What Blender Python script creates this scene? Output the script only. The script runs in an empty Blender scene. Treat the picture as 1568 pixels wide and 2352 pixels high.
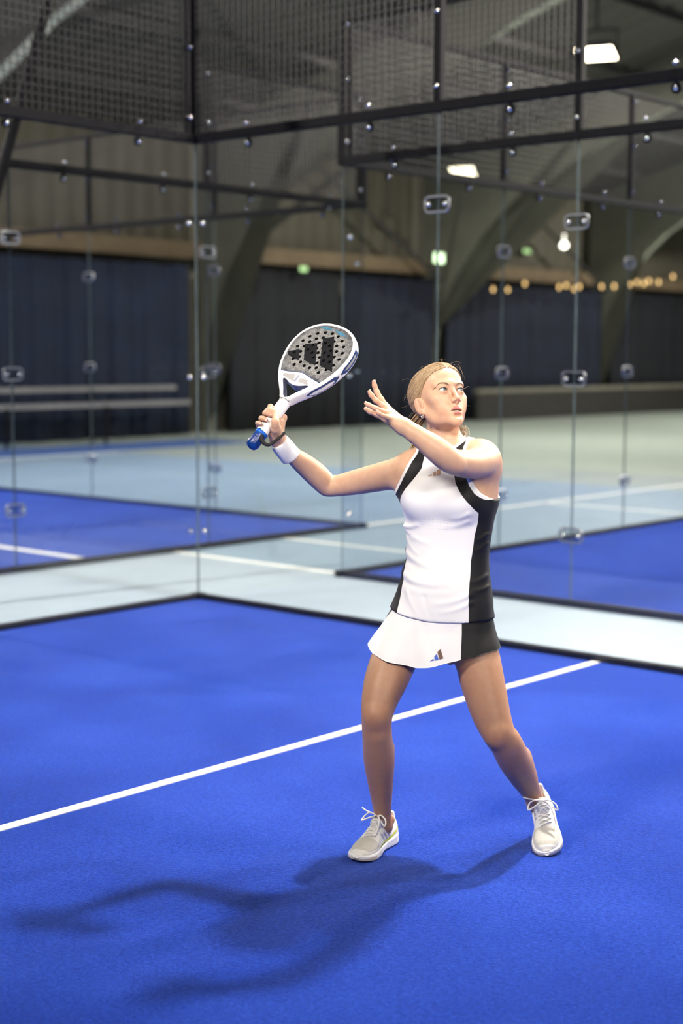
import bpy, bmesh, math, random
import numpy as np
from mathutils import Vector, Matrix

random.seed(7)
S = bpy.context.scene
COL = S.collection

# ---------------------------------------------------------------- camera
CAM_H, FPX, PITCH, ROLL = 1.6376, 3458.8, 0.10396, 0.00296
cam_d = bpy.data.cameras.new('camera')
cam = bpy.data.objects.new('camera', cam_d)
COL.objects.link(cam)
cam.location = (0, 0, CAM_H)
cam.rotation_euler = (Matrix.Rotation(math.pi / 2 - PITCH, 3, 'X') @ Matrix.Rotation(ROLL, 3, 'Z')).to_euler()
cam_d.sensor_fit = 'HORIZONTAL'
cam_d.sensor_width = 24.0
cam_d.lens = FPX / 1568 * 24.0
cam_d.clip_start, cam_d.clip_end = 0.05, 300
cam_d.dof.use_dof = True
cam_d.dof.focus_distance = 4.78
cam_d.dof.aperture_fstop = 1.75
S.camera = cam

# ---------------------------------------------------------------- world, exposure
w = bpy.data.worlds.new('world')
S.world = w
w.use_nodes = True
w.node_tree.nodes['Background'].inputs[0].default_value = (0.5, 0.52, 0.55, 1)
w.node_tree.nodes['Background'].inputs[1].default_value = 0.02
S.view_settings.view_transform = 'Standard'
S.view_settings.look = 'None'
S.view_settings.gamma = 1
S.view_settings.use_curve_mapping = False
S.view_settings.exposure = 0.3
S.cycles.use_denoising = True
S.cycles.max_bounces = 5
S.cycles.diffuse_bounces = 3
S.cycles.glossy_bounces = 3
S.cycles.use_adaptive_sampling = True
S.cycles.adaptive_threshold = 0.08
S.cycles.adaptive_min_samples = 20
S.cycles.transparent_max_bounces = 24
S.cycles.sample_clamp_indirect = 4.0
S.cycles.caustics_reflective = False
S.cycles.caustics_refractive = False

# ---------------------------------------------------------------- court frame: u along the back wall, v along the side wall
YAW, CX, CY = 0.84785, -0.9577, 9.9966
E1 = Vector((math.cos(YAW), math.sin(YAW), 0))
E2 = Vector((-math.sin(YAW), math.cos(YAW), 0))
EZ = Vector((0, 0, 1))


def CT(u, v, z=0.0):
    return Vector((CX, CY, 0)) + E1 * u + E2 * v + EZ * z


# floodlights over the courts, added fill lamps over the hall: (u, v, z, power, aim u, aim v, aim z, beam spread in degrees)
WARM = (1.0, 0.93, 0.83)
FLOODS = [(-0.1, -4.0, 6.2, 450, -3.2, -5.0, 0.0, 160), (0.0, -5.4, 6.2, 120, -3.2, -5.0, 0.0, 160), (0.0, -9.9, 6.2, 7, -3.0, -4.5, 1.7, 34),
          (-10.0, -4.2, 6.2, 24, -2.6, -4.3, 1.8, 34), (-10.0, -9.9, 6.2, 9, -2.8, -4.2, 2.0, 28), (-9.6, -18.0, 6.2, 11, -2.8, -4.2, 2.0, 15),  # narrow front beams on the upper body; last one moved back as low fill
          (5.5, -7.5, 6.2, 520, 5.0, -2.5, 0.0, 160), (11.4, -4.0, 6.2, 800, 5.0, -3.0, 0.0, 160),
          (-6.0, 2.0, 6.2, 700, 0.5, 6.0, 0.0, 160), (0.0, 11.5, 6.2, 620, 0.5, 6.0, 0.0, 160),
          (8.0, 6.0, 7.6, 620, 10.0, 8.0, 0.0, 160), (18.0, 7.0, 8.0, 950, 18.0, 8.5, 0.0, 160), (29.0, 6.0, 8.0, 1350, 30.0, 8.5, 0.0, 160)]  # unseen hall lamps added to lift the ambient light on the far walls
for i, (u, v, z, pw, au, av, az, spr) in enumerate(FLOODS):
    ld = bpy.data.lights.new('flood_and_fill', 'AREA')
    ld.shape = 'RECTANGLE'
    ld.size, ld.size_y = (1.3, 0.9) if 2 <= i <= 5 else (0.32, 0.26)      # front lamps enlarged to soften the arm's shadow on the chest
    ld.energy = pw
    ld.color = WARM
    ld.spread = math.radians(spr)
    lo = bpy.data.objects.new('flood_and_fill', ld)
    COL.objects.link(lo)
    lo.location = CT(u, v, z)
    lo.rotation_euler = (CT(au, av, az) - CT(u, v, z)).to_track_quat('-Z', 'Y').to_euler()


# ---------------------------------------------------------------- materials
MATS = {}


def mat(name, color=(0.8, 0.8, 0.8), rough=0.5, metal=0.0, spec=0.5, noise=None, bump=None, emit=None, sss=None, sheen=None):
    """noise = (scale, amount, detail) varies the colour; bump = (scale, strength, distance)"""
    if name in MATS:
        return MATS[name]
    m = bpy.data.materials.new(name)
    m.use_nodes = True
    nt = m.node_tree
    b = nt.nodes['Principled BSDF']
    b.inputs['Base Color'].default_value = (*color, 1)
    b.inputs['Roughness'].default_value = rough
    b.inputs['Metallic'].default_value = metal
    b.inputs['Specular IOR Level'].default_value = spec
    tc = None
    if noise or bump:
        tc = nt.nodes.new('ShaderNodeTexCoord')
    if noise:
        n = nt.nodes.new('ShaderNodeTexNoise')
        n.inputs['Scale'].default_value = noise[0]
        n.inputs['Detail'].default_value = noise[2] if len(noise) > 2 else 4
        nt.links.new(tc.outputs['Object'], n.inputs['Vector'])
        r = nt.nodes.new('ShaderNodeMapRange')
        r.inputs['From Min'].default_value, r.inputs['From Max'].default_value = 0.3, 0.7
        r.inputs['To Min'].default_value, r.inputs['To Max'].default_value = 1 - noise[1], 1 + noise[1]
        nt.links.new(n.outputs['Fac'], r.inputs['Value'])
        mx = nt.nodes.new('ShaderNodeVectorMath')
        mx.operation = 'SCALE'
        mx.inputs[0].default_value = color
        nt.links.new(r.outputs['Result'], mx.inputs['Scale'])
        nt.links.new(mx.outputs['Vector'], b.inputs['Base Color'])
    if bump:
        n = nt.nodes.new('ShaderNodeTexNoise')
        n.inputs['Scale'].default_value = bump[0]
        n.inputs['Detail'].default_value = 5
        nt.links.new(tc.outputs['Object'], n.inputs['Vector'])
        bp = nt.nodes.new('ShaderNodeBump')
        bp.inputs['Strength'].default_value = bump[1]
        bp.inputs['Distance'].default_value = bump[2]
        nt.links.new(n.outputs['Fac'], bp.inputs['Height'])
        nt.links.new(bp.outputs['Normal'], b.inputs['Normal'])
    if emit:
        b.inputs['Emission Color'].default_value = (*emit[0], 1)
        b.inputs['Emission Strength'].default_value = emit[1]
    if sss:
        b.inputs['Subsurface Weight'].default_value = sss[0]
        b.inputs['Subsurface Radius'].default_value = sss[1]
        b.inputs['Subsurface Scale'].default_value = sss[2]
    if sheen:
        b.inputs['Sheen Weight'].default_value = sheen
    MATS[name] = m
    return m


def glass_mat(name, tint, ior=1.5, gloss=1.0):
    m = bpy.data.materials.new(name)
    m.use_nodes = True
    nt = m.node_tree
    nt.nodes.clear()
    out = nt.nodes.new('ShaderNodeOutputMaterial')
    mix = nt.nodes.new('ShaderNodeMixShader')
    t = nt.nodes.new('ShaderNodeBsdfTransparent')
    t.inputs[0].default_value = (*tint, 1)
    g = nt.nodes.new('ShaderNodeBsdfGlossy')
    g.inputs[0].default_value = (gloss, gloss, gloss, 1)
    g.inputs['Roughness'].default_value = 0.0
    fr = nt.nodes.new('ShaderNodeFresnel')
    fr.inputs['IOR'].default_value = ior
    ge = nt.nodes.new('ShaderNodeNewGeometry')
    inv = nt.nodes.new('ShaderNodeMath')
    inv.operation = 'SUBTRACT'
    inv.inputs[0].default_value = 1.0
    nt.links.new(ge.outputs['Backfacing'], inv.inputs[1])
    mu = nt.nodes.new('ShaderNodeMath')
    mu.operation = 'MULTIPLY'
    nt.links.new(fr.outputs[0], mu.inputs[0])
    nt.links.new(inv.outputs[0], mu.inputs[1])
    nt.links.new(mu.outputs[0], mix.inputs[0])
    nt.links.new(t.outputs[0], mix.inputs[1])
    nt.links.new(g.outputs[0], mix.inputs[2])
    nt.links.new(mix.outputs[0], out.inputs[0])
    MATS[name] = m
    return m


M_BLACK = mat('black_powder_coat', (0.005, 0.005, 0.007), 0.65, spec=0.12, noise=(30, 0.2))
M_KERB = mat('black_kerb_profile', (0.010, 0.011, 0.018), 0.4, spec=0.45, noise=(20, 0.25))
M_WIRE = mat('galvanised_black_wire', (0.014, 0.014, 0.016), 0.45, spec=0.3, noise=(60, 0.2))
M_STEEL = mat('polished_steel', (0.75, 0.75, 0.76), 0.16, metal=1.0, noise=(40, 0.06))
M_CLIP = mat('brushed_steel_clip', (0.36, 0.37, 0.40), 0.38, metal=1.0, noise=(50, 0.1))
M_GLASS = glass_mat('tempered_glass', (0.966, 0.974, 0.974), 1.5)
M_CLIPG = glass_mat('clip_clear_centre', (0.80, 0.82, 0.84), 1.5)
M_EDGE = mat('glass_edge', (0.12, 0.155, 0.16), 0.2, spec=0.7, noise=(15, 0.15))
M_LINE = mat('white_turf_line', (0.80, 0.80, 0.78), 0.9, noise=(260, 0.10, 6), bump=(420, 0.5, 0.004))
M_FLINE = mat('white_floor_paint', (0.86, 0.85, 0.80), 0.5, noise=(9, 0.05))


def turf_mat():
    m = bpy.data.materials.new('blue_turf')
    m.use_nodes = True
    nt = m.node_tree
    b = nt.nodes['Principled BSDF']
    b.inputs['Roughness'].default_value = 0.85
    b.inputs['Specular IOR Level'].default_value = 0.08
    b.inputs['Sheen Weight'].default_value = 0.25
    b.inputs['Sheen Roughness'].default_value = 0.22
    b.inputs['Sheen Tint'].default_value = (0.5, 0.62, 1.0, 1)
    tc = nt.nodes.new('ShaderNodeTexCoord')

    def noi(scale, detail=3, rough=0.6, stretch=None):
        n = nt.nodes.new('ShaderNodeTexNoise')
        n.inputs['Scale'].default_value = scale
        n.inputs['Detail'].default_value = detail
        n.inputs['Roughness'].default_value = rough
        if stretch:
            mp = nt.nodes.new('ShaderNodeMapping')
            mp.inputs['Scale'].default_value = stretch
            mp.inputs['Rotation'].default_value = (0, 0, 0.5)
            nt.links.new(tc.outputs['Object'], mp.inputs['Vector'])
            nt.links.new(mp.outputs[0], n.inputs['Vector'])
        else:
            nt.links.new(tc.outputs['Object'], n.inputs['Vector'])
        return n
    fine = noi(260, 4, 0.75)
    tuft = noi(70, 4, 0.7, (1, 1.7, 1))
    big = noi(1.3, 3, 0.5)

    def math2(op, a, bb):
        n = nt.nodes.new('ShaderNodeMath')
        n.operation = op
        for i, x in enumerate((a, bb)):
            if isinstance(x, (int, float)):
                n.inputs[i].default_value = x
            else:
                nt.links.new(x, n.inputs[i])
        return n.outputs[0]
    s = math2('ADD', math2('MULTIPLY', fine.outputs['Fac'], 0.6), math2('MULTIPLY', tuft.outputs['Fac'], 0.4))
    s = math2('ADD', s, math2('MULTIPLY', math2('SUBTRACT', big.outputs['Fac'], 0.5), 0.16))
    cr = nt.nodes.new('ShaderNodeValToRGB')
    el = cr.color_ramp.elements
    el[0].position, el[0].color = 0.39, (0.001, 0.016, 0.20, 1)
    el[1].position, el[1].color = 0.635, (0.030, 0.095, 0.60, 1)
    e = cr.color_ramp.elements.new(0.5)
    e.color = (0.005, 0.041, 0.38, 1)
    nt.links.new(s, cr.inputs[0])
    nt.links.new(cr.outputs[0], b.inputs['Base Color'])
    bp = nt.nodes.new('ShaderNodeBump')
    bp.inputs['Strength'].default_value = 0.7
    bp.inputs['Distance'].default_value = 0.006
    nt.links.new(math2('ADD', fine.outputs['Fac'], tuft.outputs['Fac']), bp.inputs['Height'])
    nt.links.new(bp.outputs[0], b.inputs['Normal'])
    MATS['blue_turf'] = m
    return m


M_TURF = turf_mat()


# ---------------------------------------------------------------- mesh helpers
def link(name, me, parent=None, kind=None, label=None, cat=None, group=None):
    o = bpy.data.objects.new(name, me)
    COL.objects.link(o)
    if parent:
        o.parent = parent
        o.matrix_parent_inverse = parent.matrix_world.inverted() if False else Matrix.Identity(4)
    for k, x in (('kind', kind), ('label', label), ('category', cat), ('group', group)):
        if x:
            o[k] = x
    return o


def bm_obj(name, bm, mats, parent=None, smooth=False, **kw):
    me = bpy.data.meshes.new(name)
    bmesh.ops.recalc_face_normals(bm, faces=bm.faces[:])
    bm.to_mesh(me)
    bm.free()
    for m in (mats if isinstance(mats, (list, tuple)) else [mats]):
        me.materials.append(m)
    if smooth:
        me.polygons.foreach_set('use_smooth', [True] * len(me.polygons))
    return link(name, me, parent, **kw)


def add_box(bm, c, ax, ay, az, mi=0, bevel=0.0):
    """box centred at c with half-extent vectors ax, ay, az"""
    c = Vector(c)
    vs = []
    for sx in (-1, 1):
        for sy in (-1, 1):
            for sz in (-1, 1):
                vs.append(bm.verts.new(c + ax * sx + ay * sy + az * sz))
    fs = [(0, 1, 3, 2), (4, 6, 7, 5), (0, 4, 5, 1), (2, 3, 7, 6), (0, 2, 6, 4), (1, 5, 7, 3)]
    faces = [bm.faces.new([vs[i] for i in f]) for f in fs]
    for f in faces:
        f.material_index = mi
    if bevel:
        es = list({e for f in faces for e in f.edges})
        bmesh.ops.bevel(bm, geom=es, offset=bevel, segments=2, affect='EDGES', profile=0.6)
    return faces


def add_tube(bm, p0, p1, r0, r1=None, n=10, mi=0, caps=True):
    p0, p1 = Vector(p0), Vector(p1)
    r1 = r0 if r1 is None else r1
    d = (p1 - p0).normalized()
    a = d.orthogonal().normalized()
    b = d.cross(a)
    R = []
    for p, r in ((p0, r0), (p1, r1)):
        R.append([bm.verts.new(p + (a * math.cos(t) + b * math.sin(t)) * r) for t in [2 * math.pi * k / n for k in range(n)]])
    for k in range(n):
        f = bm.faces.new((R[0][k], R[0][(k + 1) % n], R[1][(k + 1) % n], R[1][k]))
        f.material_index = mi
    if caps:
        bm.faces.new(R[0][::-1]).material_index = mi
        bm.faces.new(R[1]).material_index = mi


def add_lathe(bm, p, axis, prof, n=14, mi=0):
    """profile [(dist along axis, radius)] closed at the ends"""
    p = Vector(p)
    d = Vector(axis).normalized()
    a = d.orthogonal().normalized()
    b = d.cross(a)
    rings = []
    for h, r in prof:
        if r < 1e-6:
            rings.append([bm.verts.new(p + d * h)])
        else:
            rings.append([bm.verts.new(p + d * h + (a * math.cos(2 * math.pi * k / n) + b * math.sin(2 * math.pi * k / n)) * r) for k in range(n)])
    for r0, r1 in zip(rings, rings[1:]):
        for k in range(n):
            q = [r0[k % len(r0)], r0[(k + 1) % len(r0)], r1[(k + 1) % len(r1)], r1[k % len(r1)]]
            q2 = []
            for x in q:
                if x not in q2:
                    q2.append(x)
            if len(q2) > 2:
                bm.faces.new(q2).material_index = mi


def add_sweep(bm, N, n=8, mi=0, flat=1.0):
    """smooth tube through rows (x, y, z, r)"""
    N = [(Vector(a[:3]), float(a[3])) for a in N]
    prev, ref = None, None
    for i, (p, r) in enumerate(N):
        d = (N[min(i + 1, len(N) - 1)][0] - N[max(i - 1, 0)][0]).normalized()
        ref = d.orthogonal().normalized() if ref is None else (ref - d * ref.dot(d)).normalized()
        b = d.cross(ref)
        row = [bm.verts.new(p + (ref * math.cos(2 * math.pi * k / n) + b * (math.sin(2 * math.pi * k / n) * flat)) * r) for k in range(n)]
        if prev:
            for k in range(n):
                bm.faces.new((prev[k], prev[(k + 1) % n], row[(k + 1) % n], row[k])).material_index = mi
        else:
            bm.faces.new(row[::-1]).material_index = mi
        prev = row
    bm.faces.new(prev).material_index = mi


def struct(name, label=None, loc=(0, 0, 0)):
    o = bpy.data.objects.new(name, None)
    COL.objects.link(o)
    o.empty_display_size = 0.2
    o['kind'] = 'structure'
    if label:
        o['label'] = label
    return o


# ---------------------------------------------------------------- hall shell
U0, U1, V0, V1 = -24.0, 46.0, -24.0, 16.3
EAVE, RIDGE_V, RIDGE_Z = 6.2, -4.0, 11.4


def hall_floor_mat(name, col, n=0.05):
    return mat(name, col, 0.42, spec=0.4, noise=(1.7, n, 5), bump=(220, 0.08, 0.001))


M_FLOOR_PALE = hall_floor_mat('pale_blue_hall_floor', (0.385, 0.465, 0.545))
M_FLOOR_BLUE = hall_floor_mat('grey_blue_tennis_surface', (0.26, 0.36, 0.46))
M_FLOOR_GREEN = hall_floor_mat('grey_green_outer_floor', (0.36, 0.41, 0.37))


def quad(bm, pts, mi=0):
    f = bm.faces.new([bm.verts.new(p) for p in pts])
    f.material_index = mi
    return f


bm = bmesh.new()
bands = [(U0, 1.5, 0), (1.5, 9.6, 1), (9.6, U1, 2)]
for a, b, mi in bands:
    quad(bm, [CT(a, V0), CT(b, V0), CT(b, V1), CT(a, V1)], mi)
floor = bm_obj('floor', bm, [M_FLOOR_PALE, M_FLOOR_BLUE, M_FLOOR_GREEN], kind='structure', label='pale blue hall floor around the courts')


def flat_strip(name, a, b, wid, z, m, parent, th=0.004, **kw):
    """thin raised strip between two court points"""
    bm = bmesh.new()
    A, B = CT(*a, z + th / 2), CT(*b, z + th / 2)
    d = (B - A)
    L = d.length / 2
    d.normalize()
    s = Vector((-d.y, d.x, 0))
    add_box(bm, (A + B) / 2, d * L, s * (wid / 2), EZ * (th / 2))
    return bm_obj(name, bm, m, parent, **kw)


for a, b, wd in [((1.55, -24), (1.55, 16), 0.07), ((2.86, -24), (2.86, 16), 0.07), ((4.1, 2.07), (14, 2.07), 0.09), ((7.2, -3), (7.2, 2.07), 0.08), ((-10, 12.2), (9.6, 12.2), 0.08)]:
    flat_strip('floor_line', a, b, wd, 0.0, M_FLINE, floor)

M_CLAD = mat('warm_grey_wall_cladding', (0.135, 0.12, 0.09), 0.7, noise=(0.8, 0.10, 3))
M_CONC = mat('pale_painted_arch', (0.15, 0.15, 0.12), 0.6, noise=(1.5, 0.10, 4))
M_FLANGE = mat('pale_arch_flange', (0.42, 0.43, 0.36), 0.6, noise=(1.5, 0.08, 4))
M_ROOF = mat('dark_roof_sheet', (0.05, 0.047, 0.042), 0.65, noise=(0.7, 0.15, 3))
M_PURLIN = mat('roof_purlin_steel', (0.05, 0.05, 0.05), 0.5, noise=(3, 0.1))


def roof_z(v):
    return EAVE + (16.3 - v) * (RIDGE_Z - EAVE) / (16.3 - RIDGE_V) if v > RIDGE_V else RIDGE_Z - (RIDGE_V - v) * 0.256


# wall with the curtains: corrugated cladding with real ribs
def clad_wall(name, A, B, z0, z1, pitch, depth, inward, label, m=M_CLAD):
    bm = bmesh.new()
    d = (B - A)
    L = d.length
    d.normalize()
    n = int(L / pitch)
    prev = None
    for i in range(n + 1):
        p = A + d * min(L, i * pitch) + inward * (depth if i % 2 else 0)
        q = A + d * min(L, i * pitch + pitch * 0.5) + inward * (depth if i % 2 else 0)
        for s in (p, q):
            cur = (bm.verts.new(s + EZ * z0), bm.verts.new(s + EZ * z1))
            if prev:
                bm.faces.new((prev[0], cur[0], cur[1], prev[1]))
            prev = cur
    return bm_obj(name, bm, m, kind='structure', label=label)


clad_wall('wall_hall_back', CT(U0, V1), CT(U1, V1), 0, EAVE + 0.1, 0.25, 0.04, -E2, 'ribbed warm grey hall wall above the curtains')
clad_wall('wall_hall_end', CT(U1, V0), CT(U1, V1), 0, RIDGE_Z + 0.3, 0.5, 0.05, -E1, 'ribbed end wall of the hall')
clad_wall('wall_hall_front', CT(U0, V0), CT(U1, V0), 0, EAVE + 0.2, 0.5, 0.05, E2, 'ribbed hall wall on the near side', mat('dark_near_wall', (0.012, 0.012, 0.015), 0.8, noise=(1, 0.2)))
clad_wall('wall_hall_near_end', CT(U0, V0), CT(U0, V1), 0, RIDGE_Z + 0.3, 0.5, 0.05, E1, 'ribbed hall wall at the near end', mat('dark_near_wall'))

# roof: two slopes of trapezoid sheet, ribs running up the slope
bm = bmesh.new()
for va, vb in ((V1, RIDGE_V), (RIDGE_V, V0)):
    za, zb = roof_z(va), roof_z(vb)
    prev = None
    u = U0
    k = 0
    while u <= U1 + 0.01:
        dz = 0.05 if k % 2 else 0.0
        for du in (0.0, 0.26):
            cur = (bm.verts.new(CT(u + du, va, za + dz)), bm.verts.new(CT(u + du, vb, zb + dz)))
            if prev:
                bm.faces.new((prev[0], cur[0], cur[1], prev[1]))
            prev = cur
        u += 0.35
        k += 1
ceiling = bm_obj('ceiling', bm, M_ROOF, kind='structure', label='dark ribbed roof sheeting above the courts')
for v in np.arange(14.5, RIDGE_V, -2.2):
    bm = bmesh.new()
    add_box(bm, CT((U0 + U1) / 2, v, roof_z(v) - 0.09), E1 * (U1 - U0) / 2, E2 * 0.035, EZ * 0.08)
    bm_obj('purlin', bm, M_PURLIN, ceiling)

# tapered arch frames along the back wall of the hall
INNER = [(15.98, 0.0), (15.72, 0.0), (15.72, 1.95), (15.55, 2.35), (15.38, 2.75), (15.06, 3.36), (14.64, 3.9), (14.18, 4.45), (13.6, 4.93), (12.5, 5.6), (10.75, 6.42), (8.0, 7.35), (4.0, 8.6), (0.0, 9.75), (-4.0, 10.8)]
OUTER = [(-4.0, RIDGE_Z - 0.2)] + [(v, roof_z(v) - 0.2) for v in (0.0, 4.0, 8.0, 10.75, 12.5, 13.6, 14.6, 15.4)] + [(15.98, EAVE - 0.15)]
FRAME_U = [7.2, 15.1, 22.65, 30.25, 37.8]
for i, fu in enumerate(FRAME_U):
    bm = bmesh.new()
    poly = INNER + OUTER
    fr = [bm.verts.new(CT(fu - 0.11, v, z)) for v, z in poly]
    bk = [bm.verts.new(CT(fu + 0.11, v, z)) for v, z in poly]
    bm.faces.new(fr)
    bm.faces.new(bk[::-1])
    for k in range(len(poly)):
        j = (k + 1) % len(poly)
        bm.faces.new((fr[j], fr[k], bk[k], bk[j])).material_index = 1 if 2 <= k < len(INNER) - 1 else 0
    bmesh.ops.triangulate(bm, faces=[f for f in bm.faces if len(f.verts) > 4])
    bm_obj('trim_arch', bm, [M_CONC, M_FLANGE], kind='structure', label='pale tapered arch frame rising from the hall wall')
# diagonal wind braces between frames
for fu, sg in ((15.1, 1), (22.65, 1), (22.65, -1), (30.25, -1)):
    bm = bmesh.new()
    add_tube(bm, CT(fu, 15.4, 3.4), CT(fu + sg * 4.6, 15.7, 6.0), 0.05, n=6)
    bm_obj('trim_brace', bm, M_PURLIN, kind='structure', label='thin diagonal brace beside an arch frame')
# pale ledge beam above the curtains
for k in range(5):
    bm = bmesh.new()
    a = [-8.0] + FRAME_U
    add_box(bm, CT((a[k] + a[k + 1]) / 2, 15.92, 3.78), E1 * ((a[k + 1] - a[k]) / 2 - 0.14), E2 * 0.12, EZ * 0.17)
    bm_obj('trim_ledge', bm, mat('tan_ledge_board', (0.22, 0.16, 0.10), 0.6, noise=(2, 0.12)), kind='structure', label='tan ledge board running above a curtain')

# curtains: one hanging sheet per bay, real folds
CURT = [mat('navy_curtain', (0.004, 0.0105, 0.034), 0.85, noise=(2.5, 0.25)), mat('charcoal_curtain', (0.006, 0.007, 0.012), 0.85, noise=(2.5, 0.25)),
        mat('slate_curtain', (0.005, 0.009, 0.024), 0.85, noise=(2.5, 0.25))]
bays = [(-8.0, 7.0, 0, 'navy curtain hanging left of the courts along the hall wall'), (7.4, 14.2, 0, 'navy curtain with soft folds in the leftmost visible bay'),
        (15.4, 18.9, 1, 'charcoal curtain just right of the nearest pale arch'), (19.0, 22.4, 2, 'slate curtain ending at the middle pale arch'),
        (22.9, 30.0, 2, 'slate curtain below the string of warm lights'), (30.5, 45.5, 1, 'charcoal curtain at the far right end of the hall')]
for a, b, ci, lab in bays:
    bm = bmesh.new()
    rr = random.Random(int(a * 10))
    n = int((b - a) / 0.06)
    prev = None
    ph = rr.random() * 6
    for i in range(n + 1):
        u = a + (b - a) * i / n
        off = 0.06 * math.sin(u * 9 + ph + 1.3 * math.sin(u * 2.1)) + 0.03 * math.sin(u * 23 + ph)
        col = [bm.verts.new(CT(u, 15.45 + off * (0.6 + 0.4 * (1 - z / 3.4)), z)) for z in (0.02, 1.2, 2.4, 3.42)]
        if prev:
            for k in range(3):
                bm.faces.new((prev[k], col[k], col[k + 1], prev[k + 1]))
        prev = col
    cu = bm_obj('curtain', bm, CURT[ci], smooth=True, label=lab, cat='curtain', group='dark curtains along the hall wall')
    so = cu.modifiers.new('thickness', 'SOLIDIFY')
    so.thickness = 0.01
    bm = bmesh.new()
    add_tube(bm, CT(a, 15.45, 3.45), CT(b, 15.45, 3.45), 0.03, n=8)
    bm_obj('curtain_rail', bm, M_BLACK, cu)


# ---------------------------------------------------------------- padel court enclosures
def bolt_mesh():
    bm = bmesh.new()
    add_lathe(bm, (0, 0, 0), (0, 0, 1), [(0, 0.0), (0, 0.016), (0.004, 0.016), (0.008, 0.0125), (0.013, 0.010), (0.016, 0.004), (0.0165, 0)], 12)
    me = bpy.data.meshes.new('bolt')
    bmesh.ops.recalc_face_normals(bm, faces=bm.faces[:])
    bm.to_mesh(me)
    bm.free()
    me.materials.append(M_STEEL)
    me.polygons.foreach_set('use_smooth', [True] * len(me.polygons))
    return me


BOLT = bolt_mesh()


def bolt(p, nrm, parent, s=1.0):
    o = link('bolt', BOLT, parent)
    o.location = p
    o.rotation_euler = Vector(nrm).to_track_quat('Z', 'Y').to_euler()
    o.scale = (s, s, s)
    return o


def rounded_plate(wid, hei, rad, th, hole):
    """ring-shaped rounded plate in the xz plane, facing -y"""
    bm = bmesh.new()

    def loop(w2, h2, r, y):
        pts = []
        for cxs, czs, a0 in ((1, 1, 0), (-1, 1, 90), (-1, -1, 180), (1, -1, 270)):
            for k in range(7):
                t = math.radians(a0 + 15 * k)
                pts.append(bm.verts.new((cxs * (w2 - r) + r * math.cos(t), y, czs * (h2 - r) + r * math.sin(t))))
        return pts
    Ls = [loop(wid / 2, hei / 2, rad, 0), loop(wid / 2, hei / 2, rad, -th * 0.6), loop(wid / 2 - th * 0.5, hei / 2 - th * 0.5, rad - th * 0.5, -th),
          loop(wid / 2 - hole, hei / 2 - hole, rad - hole, -th), loop(wid / 2 - hole - th * 0.4, hei / 2 - hole - th * 0.4, rad - hole - th * 0.4, -th * 0.55)]
    for A, B in zip(Ls, Ls[1:]):
        for k in range(len(A)):
            j = (k + 1) % len(A)
            bm.faces.new((A[k], A[j], B[j], B[k]))
    bm.faces.new(Ls[-1]).material_index = 1
    bm.faces.new(Ls[0][::-1]).material_index = 1
    bmesh.ops.recalc_face_normals(bm, faces=bm.faces[:])
    me = bpy.data.meshes.new('clip_plate')
    bm.to_mesh(me)
    bm.free()
    me.materials.append(M_CLIP)
    me.materials.append(M_CLIPG)
    return me


PLATE = rounded_plate(0.185, 0.10, 0.036, 0.008, 0.010)


def rail(name, A, B, h, w_, parent, m=M_BLACK, bev=0.006):
    bm = bmesh.new()
    d = B - A
    L = d.length / 2
    d.normalize()
    up = EZ if abs(d.z) < 0.9 else E1
    s = d.cross(up).normalized()
    up = s.cross(d).normalized()
    add_box(bm, (A + B) / 2, d * L, s * (w_ / 2), up * (h / 2), bevel=bev)
    return bm_obj(name, bm, m, parent)


def pane(A, B, z0, z1, parent, th=0.012):
    bm = bmesh.new()
    d = B - A
    L = d.length / 2
    d.normalize()
    s = d.cross(EZ)
    fs = add_box(bm, (A + B) / 2 + EZ * (z0 + z1) / 2, d * (L - 0.004), s * (th / 2), EZ * ((z1 - z0) / 2))
    for f in fs:
        f.normal_update()
        if abs(f.normal.dot(s)) < 0.5:
            f.material_index = 1
    return bm_obj('glass_pane', bm, [M_GLASS, M_EDGE], parent)


def wire_panel(A, B, z0, z1, parent, step=0.05, r=0.0022):
    d = B - A
    L = d.length
    d.normalize()
    s = d.cross(EZ)
    V, F = [], []

    def stick(p, q, rr, a, b):
        i = len(V)
        for t in (p, q):
            for x, y in ((1, 1), (-1, 1), (-1, -1), (1, -1)):
                V.append(t + a * (x * rr) + b * (y * rr))
        for k in range(4):
            F.append((i + k, i + (k + 1) % 4, i + 4 + (k + 1) % 4, i + 4 + k))
    for k in range(int(L / step) + 1):
        p = A + d * (k * step)
        stick(p + EZ * z0, p + EZ * z1, r, d, s)
    for k in range(int((z1 - z0) / step) + 1):
        stick(A + EZ * (z0 + k * step) + s * (2 * r), B + EZ * (z0 + k * step) + s * (2 * r), r, EZ, s)
    me = bpy.data.meshes.new('wire_mesh')
    me.from_pydata([tuple(v) for v in V], [], F)
    me.materials.append(M_WIRE)
    return link('wire_mesh', me, parent, kind='stuff')


def clip(p, d, nrm, parent, seam=True):
    """steel clip plate with two bolts across a glass seam"""
    o = link('clip_plate', PLATE, parent)
    o.location = p + nrm * 0.007
    o.rotation_euler = (0, 0, math.atan2(d.y, d.x) if (Vector((d.y, -d.x, 0))).dot(nrm) > 0 else math.atan2(-d.y, -d.x))
    for s in (-1, 1):                         # bolts in the plate's own frame (it faces local -y)
        b = link('bolt', BOLT, o)
        b.location = (0.058 * s, -0.004, 0)
        b.rotation_euler = (math.pi / 2, 0, 0)
    return o


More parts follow.
